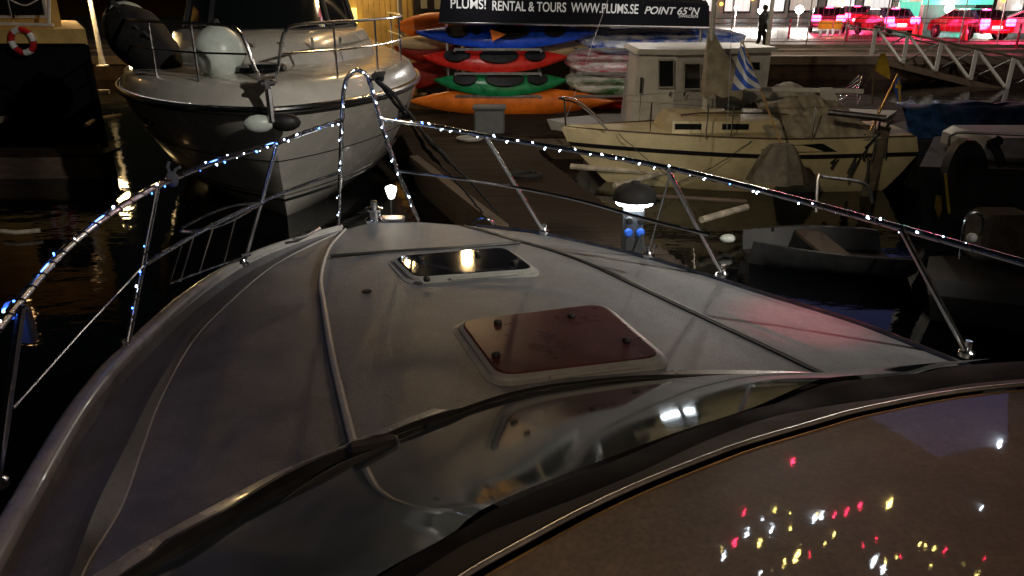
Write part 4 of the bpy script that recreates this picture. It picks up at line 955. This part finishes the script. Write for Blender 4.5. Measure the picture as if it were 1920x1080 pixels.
ob('thwart', MB().box(((a.x+b.x)/2, d0-.1, .25), (.3, 1.05, .04)), 'timber', dg)
# white hull at lower right edge with hoop
d0 = 6.9
lb2 = thing('motor_boat', 'low pale boat stern with a chrome hoop at the lower right edge', 'motor boat', (D(1850, 500, d0).x, d0, 0))
a = D(1728, 470, d0); b = D(2050, 540, d0-.3)
ob('hull', MB().loft([[(a.x+.2, d0-.1, -.1), (b.x, d0-.6, -.1), (b.x, d0+.5, -.1), (a.x+.5, d0+.4, -.1)], [(a.x+.04, d0-.2, .3), (b.x, d0-.75, .3), (b.x, d0+.6, .3), (a.x+.4, d0+.5, .3)], [(a.x, d0-.15, .45), (b.x, d0-.65, .45), (b.x, d0+.6, .45), (a.x+.38, d0+.5, .45)]], close=True, caps=True), 'dinghy_grey', lb2)
ob('chrome_hoop', MB().tube(spline([D(1800, 485, d0), D(1806, 430, d0), D(1816, 404, d0), D(1832, 398, d0), D(1843, 410, d0), D(1838, 440, d0)], 24), .016), 'chrome', lb2)
ob('locker', MB().box(D(1870, 440, d0+.4), (.5, .4, .5), bev=.05), 'cloth_brown', lb2)
ob('bucket', MB().ball(D(1822, 446, d0-.1), .05, 10), 'cabin_white', lb2)
# mooring booms around (Y booms, pale steel)
def boom(pts, r_, lb, z=.25, m_='timber_pale'): return tag(ob('mooring_boom', MB().tube([G(a, b, z) for a, b in pts], r_, 8), m_), lb, 'mooring boom', 'mooring booms')
boom([(1152, 348), (1250, 322)], .045, 'short pale mooring boom just above the pedestal')
boom([(1070, 312), (1245, 325), (1424, 320)], .05, 'long pale mooring boom along the cream sailboat waterline')
boom([(1315, 412), (1400, 388)], .045, 'pale mooring boom left of the brown draped cloth, below the sailboat', .3)
boom([(1422, 472), (1500, 486), (1590, 494)], .045, 'pale mooring boom afloat with frayed end below the dinghy', .1)
boom([(1200, 366), (1400, 378)], .03, 'thin dark boom running right from the pedestal cap', .3, 'timber')
boom([(528, 352), (650, 335)], .03, 'thin boom under the cruiser stem', .3, 'timber')
boom([(0, 433), (30, 436), (75, 432)], .03, 'thin reddish boom on the dark water at the left edge', .08, 'timber_pale')
q = G(1484, 473, .1); tag(ob('float_buoy', MB().ball(q, .06, 12), 'fender'), 'small white float beside the frayed boom', 'buoy')
q = G(1365, 447, .15); tag(ob('float_buoy', MB().ball(q, .07, 12, (1.5, 1, .8)), 'fender'), 'small pale float left of the starboard stanchion', 'buoy')

# ================================================================ GANGWAY
g0, g1 = D(1634, 104, 29.6), D(1960, 184, 25.5)
gw = thing('gangway', 'sloping gangway with white cross braced railing leading down from the quay', 'gangway', (g0+g1)/2)
off = Vector((-.25, 1.5, 0))
gd = MB().prism([g0, g1, g1+off, g0+off], (0, 0, -.22)); ob('walkway', gd, 'timber', gw, smooth=False)
N = 5; hgt = 1.02
for side, o2 in enumerate((Vector((0, 0, 0)), off)):
    if side: 
        ob('handrail', MB().tube([g0+o2+Vector((-.1, 0, hgt)), g1+o2+Vector((0, 0, hgt))], .03, 6), 'timber', gw); continue
    for i in range(N+1):
        p_ = g0.lerp(g1, i/N)+o2; ob('rail_post', MB().box(p_+Vector((0, 0, hgt/2)), (.13, .06, hgt)), 'pole_white', gw, smooth=False)
    for i in range(N):
        p_ = g0.lerp(g1, i/N)+o2; r_ = g0.lerp(g1, (i+1)/N)+o2
        ob('brace', MB().tube([p_+Vector((.08, 0, hgt*.92)), r_+Vector((-.08, 0, .06))], .055, 4), 'pole_white', gw, smooth=False)
        ob('brace', MB().tube([p_+Vector((.08, .04, .06)), r_+Vector((-.08, .04, hgt*.92))], .028, 4), 'steel_dull', gw, smooth=False)
    ob('handrail', MB().tube([g0+o2+Vector((-.1, 0, hgt+.03)), g1+o2+Vector((0, 0, hgt+.03))], .045, 6), 'timber', gw)

# ================================================================ ROAD SIDE
# fence
fn = thing('site_fence', 'wire mesh site fence between the quay and the road', 'fence', (20, 35, QZ))
for i in range(22):
    x = 6.5+i*1.75; ob('fence_post', MB().tube([(x, 36, QZ), (x, 36, QZ+2.0)], .03, 6), 'steel_dull', fn)
fr_ = MB()
for z_ in (.15, .95, 1.15, 2.0): fr_.tube([(6.5, 36, QZ+z_), (43.5, 36, QZ+z_)], .018, 5)
for i in range(150): fr_.tube([(6.5+i*.245, 36, QZ+.15), (6.5+i*.245, 36, QZ+2.0)], .005, 4)
ob('mesh_panel', fr_, 'steel_dull', fn, smooth=False)
# person walking
q = D(1424, 95, 30.6); q.z = QZ
pn = thing('person', 'person in dark clothes walking along the quay beside the slim lamp post', 'person', q)
def skinned(name, nodes, edges, matn, parent, lvl=2):
    me = bpy.data.meshes.new(name); me.from_pydata([tuple(Vector(n_[0])) for n_ in nodes], edges, []); me.update()
    o_ = bpy.data.objects.new(name, me); C.objects.link(o_); o_.parent = parent
    md = o_.modifiers.new('s', 'SKIN'); 
    for v, n_ in zip(me.skin_vertices[0].data if me.skin_vertices else [], nodes): v.radius = n_[1]
    if not me.skin_vertices:
        pass
    o_.modifiers.new('d', 'SUBSURF').levels = lvl; o_.modifiers['d'].render_levels = lvl
    me.materials.append(M[matn]); return o_
def person_mesh():
    mb = MB()
    # continuous lofted silhouette: legs merge into torso
    def limb(pts, rs): mb.tube(spline(pts, 14), [rs[0]+(rs[1]-rs[0])*k/13 for k in range(14)], 10)
    hip = Vector((0, 0, .92))
    torso = [((.0, 0, .80), .15, .11), ((.0, 0, .92), .175, .125), ((0, 0, 1.08), .16, .12), ((.02, 0, 1.28), .19, .13), ((.03, 0, 1.42), .2, .12), ((.035, 0, 1.49), .12, .09), ((.05, 0, 1.54), .06, .06), ((.06, 0, 1.58), .055, .06)]
    mb.loft([[Vector(c_)+Vector((b_*math.cos(t), a_*math.sin(t), 0)) for t in [2*math.pi*k/14 for k in range(14)]] for c_, a_, b_ in torso], close=True, caps=True)
    limb([(0, -.09, .86), (.12, -.09, .5), (.02, -.09, .08), ], (.095, .045)); limb([(0, .09, .86), (-.02, .09, .5), (-.26, .09, .12)], (.095, .045))
    for x, y, z in ((.04, -.09, .04), (-.26, .09, .09)): mb.ball((x+.04, y, z), .055, 10, (2.2, .85, .8))
    limb([(.03, -.2, 1.42), (-.08, -.24, 1.14), (.04, -.24, .9)], (.06, .04)); limb([(.03, .2, 1.42), (.08, .24, 1.14), (.24, .22, .95)], (.06, .04))
    return mb
body = ob('clothing', person_mesh(), 'clothes_black', pn, local=True)
ob('head', MB().ball((.07, 0, 1.68), .105, 16, (.95, .8, 1.15)).ball((.17, 0, 1.665), .016, 8).ball((.07, .088, 1.67), .022, 8, (1, .5, 1.2)).ball((.07, -.088, 1.67), .022, 8, (1, .5, 1.2)), 'skin', pn, local=True)
ob('hair', MB().ball((.05, 0, 1.71), .112, 14, (.95, .86, 1.0)), 'clothes_black', pn, local=True)
for y_, x_, z_ in ((-.24, .05, .84), (.22, .26, .9)):
    hd = MB().ball((x_, y_, z_), .035, 8, (.6, .9, 1.3))
    for k in range(4): hd.tube([(x_-.02+.014*k, y_, z_-.03), (x_-.015+.014*k, y_-.005, z_-.085+.006*abs(k-1))], .008, 6)
    hd.tube([(x_+.02, y_, z_+.01), (x_+.045, y_-.01, z_-.04)], .009, 6)
    ob('hand', hd, 'skin', pn, local=True)
pn.rotation_euler = (0, 0, R(25))
# cars
def car(label, loc_, rz, matn, lights=True):
    t = thing('parked_car', label, 'car', loc_, rz, group='cars on the quay road')
    L = 4.3
    prof = [(-2.15, .35), (-2.15, .75), (-2.05, .95), (-1.55, 1.02), (-1.0, 1.42), (.35, 1.46), (1.1, 1.05), (1.95, .85), (2.15, .65), (2.15, .32)]
    rings = []
    for y_, k_, dz in ((-.86, .97, 0), (-.9, 1, 0), (-.9, 1, 0), (.9, 1, 0), (.9, 1, 0), (.86, .97, 0)):
        r_ = []
        for x_, z_ in prof:
            ins = max(0, (z_-.98))*.45; r_.append(Vector((x_*k_, y_*(1-ins*.6) if abs(y_) > .5 else y_, z_)))
        rings.append(r_)
    ob('body', MB().loft(rings, close=True, caps=True), matn, t, local=True)
    # side glass and rear glass
    for f_ in (-1, 1):
        ob('side_window', MB().prism([(-1.42, f_*.86, 1.07), (.95, f_*.87, 1.07), (.3, f_*.79, 1.38), (-1.0, f_*.79, 1.36)], (0, f_*.03, 0)), 'glass_dark', t, local=True)
    ob('rear_window', MB().prism([(-1.56, -.62, 1.06), (-1.56, .62, 1.06), (-1.1, .55, 1.38), (-1.1, -.55, 1.38)], (-.03, 0, .02)), 'glass_dark', t, local=True)
    ob('windscreen', MB().prism([(1.12, -.68, 1.07), (1.12, .68, 1.07), (.45, .6, 1.42), (.45, -.6, 1.42)], (.03, 0, .02)), 'glass_dark', t, local=True)
    for x_ in (-1.35, 1.35):
        for f_ in (-1, 1):
            wv = ob('wheel', MB().lathe((x_, f_*.8, .32), [(.2, 0), (.32, .02), (.32, .2), (.2, .21)], 20, axis=(0, f_, 0)), 'tyre', t, local=True)
            ob('rim', MB().lathe((x_, f_*1.0, .32), [(.19, 0), (.17, .02), (.05, .03), (.03, .035)], 16, axis=(0, f_, 0)), 'steel_dull', wv, local=True)
    for f_ in (-1, 1):
        ob('tail_light', MB().box((-2.14, f_*.68, .84), (.1, .52, .34), bev=.06), 'tail_red', t, local=True)
        ob('headlight', MB().box((2.1, f_*.66, .68), (.1, .32, .14), bev=.03), 'glass_dark', t, local=True)
    ob('brake_light', MB().box((-1.1, 0, 1.43), (.06, .4, .05)), 'tail_red', t, local=True)
    ob('number_plate', MB().box((-2.17, 0, .62), (.03, .5, .12)), 'plate_white', t, local=True)
    ob('bumper', MB().box((-2.12, 0, .42), (.2, 1.7, .2), bev=.05), matn, t, local=True)
    return t
def cpos(px, py): q_ = G(px, py, QZ); return q_
car1 = car('red car with glowing tail lights nearest the middle of the road row', (*G(1655, 66, QZ).xy, QZ+.01), R(88), 'car_red')
k2 = car('leftmost car of the road row, tail lights blazing above yellow barriers', (*G(1548, 60, QZ).xy, QZ+.01), R(70), 'car_dark')
k3 = dup(car1, (*G(1812, 72, QZ).xy, QZ+.01), (0, 0, R(95)), 'dark red car below the green canopy with lit tail')
k4 = car('white car cut by the right picture edge on the road', (*G(1925, 74, QZ).xy, QZ+.01), R(150), 'car_white')
k5 = dup(car1, (*G(1598, 54, QZ).xy, QZ+.01), (0, 0, R(72)), 'car further back between the two red lit cars')
for t_ in (car1, k2, k3, k5):
    p_ = Vector(t_.location); rz = t_.rotation_euler.z; bk = Vector((-math.cos(rz), -math.sin(rz), 0))
    plight('tail_glow', p_+bk*3.2+Vector((0, 0, .9)), (1, .05, .16), 420, .2)
for i in range(len(bpy.data.objects)): pass
# delineator posts, cones, barriers
def delin(px, py0, py1, lb):
    b_ = G(px, py1, QZ); h_ = .95
    t = thing('delineator_post', lb, 'bollard', b_, group='red delineator posts')
    ob('post', MB().lathe(b_, [(.09, 0), (.09, .02), (.055, .04), (.05, h_), (.02, h_+.03)], 12), 'delineator', t)
    ob('reflector', MB().lathe(b_+Vector((0, 0, h_*.7)), [(.054, 0), (.054, .12)], 12), 'sign_white', t)
delin(1478, 42, 72, 'red delineator post left of the glowing cars'); delin(1587, 44, 77, 'red delineator post in front of the glowing cars'); delin(1905, 50, 89, 'red delineator post at the right edge')
def cone(px, py, lb, h_=.75):
    b_ = G(px, py, QZ); t = thing('traffic_cone', lb, 'traffic cone', b_, group='traffic cones')
    ob('base', MB().box(b_+Vector((0, 0, .02)), (.42, .42, .04)), 'rubber', t); ob('shell', MB().lathe(b_+Vector((0, 0, .04)), [(.17, 0), (.03, h_), (.01, h_+.01)], 14), 'cone_red', t)
    ob('band', MB().lathe(b_+Vector((0, 0, .04+h_*.45)), [(.103, 0), (.073, h_*.22)], 14), 'sign_white', t)
cone(1713, 70, 'orange traffic cone with a white band right of the middle red car'); cone(1724, 69, 'second orange traffic cone standing close behind the first'); cone(1806, 77, 'orange traffic cone in front of the dark red car')
for px, lb in ((1545, 'wide yellow barrier board below the leftmost car'), (1568, 'narrow yellow barrier board beside the wider one')):
    b_ = G(px, 66, QZ); t = thing('barrier', lb, 'barrier', b_, group='yellow barriers')
    ob('board', MB().box(b_+Vector((0, 0, .55)), (.8 if px == 1545 else .45, .06, .45)), 'amber' if px == 1 else 'flag_yellow', t); ob('leg', MB().box(b_+Vector((-.2, 0, .17)), (.05, .3, .34)), 'steel_dull', t); ob('leg', MB().box(b_+Vector((.2, 0, .17)), (.05, .3, .34)), 'steel_dull', t)
    plight('barrier_glow', b_+Vector((0, -.8, .9)), (1, .6, .2), 14, .1, t)
# street facades beyond the road
def facade(x0, x1, y_, h_, mt__, lb, seed, shop='soft_shop', nf=5):
    rn = random.Random(seed)
    t = thing('city_building', lb, 'building', ((x0+x1)/2, y_+6, QZ))
    ob('wall', MB().box(((x0+x1)/2, y_+6, QZ+h_/2), (x1-x0, 12, h_)), mt__, t, smooth=False)
    n_ = int((x1-x0)/3.2); st_ = (x1-x0)/n_
    for i in range(n_):
        x = x0+(i+.5)*st_
        o_ = ob('shop_window', MB().box((x, y_-.02, QZ+1.7), (st_*.8, .1, 2.5)), 'wall_dark', t, smooth=False)
        ob('pane', MB().box((x, y_-.08, QZ+1.75), (st_*.72, .05, 2.2)), rn.choice([shop, shop, 'win_white']), o_, smooth=False)
    cnt = 0
    for f_ in range(1, nf):
        for i in range(n_):
            x = x0+(i+.5)*st_; z_ = QZ+1.6+f_*3.1
            if cnt < 60 and z_ < QZ+h_-1.5:
                cnt += 1
                o_ = ob('window', MB().box((x, y_-.03, z_), (1.3, .08, 1.7)), 'pole_white', t, smooth=False)
                ob('pane', MB().box((x, y_-.08, z_), (1.1, .04, 1.5)), rn.choice(['glass_dark', 'glass_dark', 'glass_dark', 'win_warm', 'win_white']), o_, smooth=False)
    for k in range(26):
        ob('shop_lamp', MB().ball((rn.uniform(x0+.5, x1-.5), y_-.5, QZ+rn.uniform(.8, 3.6)), rn.uniform(.06, .2), 8), rn.choice(['head_white', 'neon_red', 'win_warm', 'amber', 'lamp_white']), t)
    ob('cornice', MB().box(((x0+x1)/2, y_-.2, QZ+h_+.2), (x1-x0+.6, .9, .4)), 'facade_dark', t, smooth=False)
    return t
facade(-20, 6, 78, 16, 'facade_dark', 'dark city building far behind the kayaks', 1, 'win_white')
facade(7, 27, 78, 18, 'facade', 'pale city building with brightly lit shopfront beyond the road', 2, 'win_white')
facade(28, 47, 82, 15, 'facade', 'grey city building behind the green canopy', 3)
facade(48, 70, 80, 19, 'facade_dark', 'dark city building beyond the road at the right edge', 4)
# green lit canopy kiosk
q = G(1822, 62, QZ)
gk_ = thing('canopy_kiosk', 'small kiosk with a green glowing canopy behind the dark red car', 'kiosk', (q.x, q.y+3, QZ))
ob('cabin', MB().box((q.x, q.y+4, QZ+1.2), (3.2, 2, 2.4)), 'facade', gk_, smooth=False)
ob('canopy', MB().loft([[Vector((q.x-2.2, q.y+2.2+k*.6, QZ+1.75+.55*math.sin(k/5*math.pi))) for k in range(6)], [Vector((q.x+2.2, q.y+2.2+k*.6, QZ+1.75+.55*math.sin(k/5*math.pi))) for k in range(6)]]).box((q.x, q.y+2.2, QZ+1.8), (4.4, .06, .45)), 'neon_green', gk_)
ob('lamp', MB().ball((q.x-.6, q.y+1.9, QZ+1.35), .28, 10), 'neon_white', gk_)
ob('sign_board', MB().box((q.x-3.3, q.y+1.5, QZ+1.3), (1.3, .1, .9)), 'neon_green', gk_, smooth=False)
plight('canopy_glow', (q.x, q.y+1.2, QZ+1.8), (.1, 1, .7), 120, .3, gk_)
# tree wound with white lights
tr_ = thing('lit_tree', 'bare tree wound with white fairy lights between the red cars', 'tree', (D(1735, 40, 60).x, 60, QZ))
q = Vector((D(1735, 40, 60).x, 60, QZ))
ob('trunk', MB().tube([q, q+Vector((.1, 0, 2)), q+Vector((0, 0, 4.5))], [.18, .13, .05]), 'bark', tr_)
rn = random.Random(5); br = MB(); lf = MB(); lt_ = MB()
for k in range(60):
    a_ = rn.uniform(0, 6.3); r_ = rn.uniform(.6, 3.4); z_ = rn.uniform(.7, 5); e_ = q+Vector((math.cos(a_)*r_, math.sin(a_)*r_*.6, z_))
    br.tube([q+Vector((0, 0, z_*.6+.5)), q+Vector((math.cos(a_)*r_*.5, math.sin(a_)*r_*.3, z_*.9)), e_], [.04, .02, .008], 5)
    for j in range(14):
        c_ = e_+Vector((rn.gauss(0, .5), rn.gauss(0, .4), rn.gauss(0, .4))); u_ = Vector((rn.uniform(-1, 1), rn.uniform(-1, 1), rn.uniform(-1, 1)))*.11; v_ = Vector((rn.uniform(-1, 1), rn.uniform(-1, 1), rn.uniform(-1, 1)))*.11
        lf.add([c_-u_, c_+v_, c_+u_, c_-v_], [(0, 1, 2, 3)])
        if j < 5: lt_.ball(c_+Vector((0, -.2, 0)), .03, 5)
ob('limbs', br, 'bark', tr_); cr_ = ob('crown', lf, 'leaf', tr_, smooth=False); o_ = ob('lights', lt_, 'led_white', tr_); o_['kind'] = 'stuff'
# low lamps glowing by the road
for px, py, s_, lb in ((1499, 18, .28, 'round white road lamp high above the left red post'), (1425, 20, .16, 'small road lamp above the walking person'), (1848, 22, .2, 'white road lamp beside the green canopy'), (1380, 14, .14, 'small road lamp right of the banner end')):
    q = D(px, py, 55); t = thing('road_lamp', lb, 'street lamp', (q.x, 55, QZ), group='road lamps')
    ob('pole', MB().tube([(q.x, 55, QZ), (q.x, 55, q.z)], .05), 'steel_dull', t); ob('globe', MB().ball(q, s_, 12), 'lamp_white' if s_ > .15 else 'head_white', t)
    plight('globe_glow', q+Vector((0, -1, .3)), (1, .92, .8), 1800, .3, t)

# tower with lamps added out of view to mirror in our cabin roof
tw = thing('mirror_tower', 'tall dark tower added out of view with lamps that mirror in the cabin roof', 'building', (36, 96, QZ))
ob('wall', MB().box((34, 102, 32), (64, 12, 62)), 'facade_dark', tw, smooth=False)
lamp('sheen_blue', (.05, .08, .34), .55); lamp('spot_yellow', (1, .75, .2), 60); lamp('spot_white', (.8, .9, 1), 70); lamp('spot_red', (1, .02, .08), 60)
ob('blue_sheen_panel', MB().prism([(34, 95.9, 36), (66, 95.9, 20), (66, 95.9, 48), (56, 95.9, 50)], (0, .08, 0)), 'sheen_blue', tw, smooth=False)  # glowing blue panel added for a navy sheen on the roof
YT = 95.8
def refl(el, az, r_, m_):
    x = YT*math.tan(R(az)); z = 2.4+YT/math.cos(R(az))*math.tan(R(el)); c_ = Vector((x, YT-.2, z)); r_ *= .4
    ob('mirror_lamp', MB().tube([c_+Vector((-r_*1.6, 0, r_*3)), c_+Vector((-r_*.5, 0, r_)), c_+Vector((r_*.5, 0, -r_)), c_+Vector((r_*1.6, 0, -r_*3))], [r_*.15, r_*.8, r_*.8, r_*.15], 8), m_, tw)  # added lamp, placed by its mirror angle in the roof
for el, az, r_, m_ in ((25, 20, .5, 'spot_red'), (31, 15, .6, 'spot_red'), (30.4, 16, .45, 'spot_white'), (30, 18, .5, 'spot_white'), (31, 17, .5, 'spot_yellow'), (31.5, 20, .8, 'spot_yellow'), (32, 19, .5, 'spot_yellow'), (28, 24, .45, 'spot_red'), (28.4, 23, .4, 'spot_red'), (27.4, 25, .4, 'spot_red'), (28.6, 22, .6, 'spot_white'), (28.9, 21.4, .5, 'spot_white'), (31, 26, .8, 'spot_white'), (31.4, 26.6, .6, 'spot_white'), (27, 27, .7, 'spot_yellow'), (32, 14, .6, 'spot_white'), (30.5, 33, .6, 'spot_yellow'), (31, 36, .7, 'spot_red'), (29, 15.8, .4, 'spot_red'), (21.5, 34, .5, 'spot_white'), (31.5, 34, .6, 'spot_red'), (32, 31, .5, 'spot_red'), (31.2, 31.5, .5, 'spot_yellow'), (26.2, 33, .35, 'spot_white'), (33, 17, .4, 'spot_white'), (29.8, 19.4, .3, 'spot_yellow'), (30.4, 37.5, .4, 'spot_red')): refl(el, az, r_, m_)

rn = random.Random(21)
for k in range(34):
    refl(rn.uniform(28.5, 33.5), rn.uniform(13, 38), rn.uniform(.12, .34), rn.choice(['spot_red', 'spot_yellow', 'spot_white', 'spot_yellow', 'win_warm']))
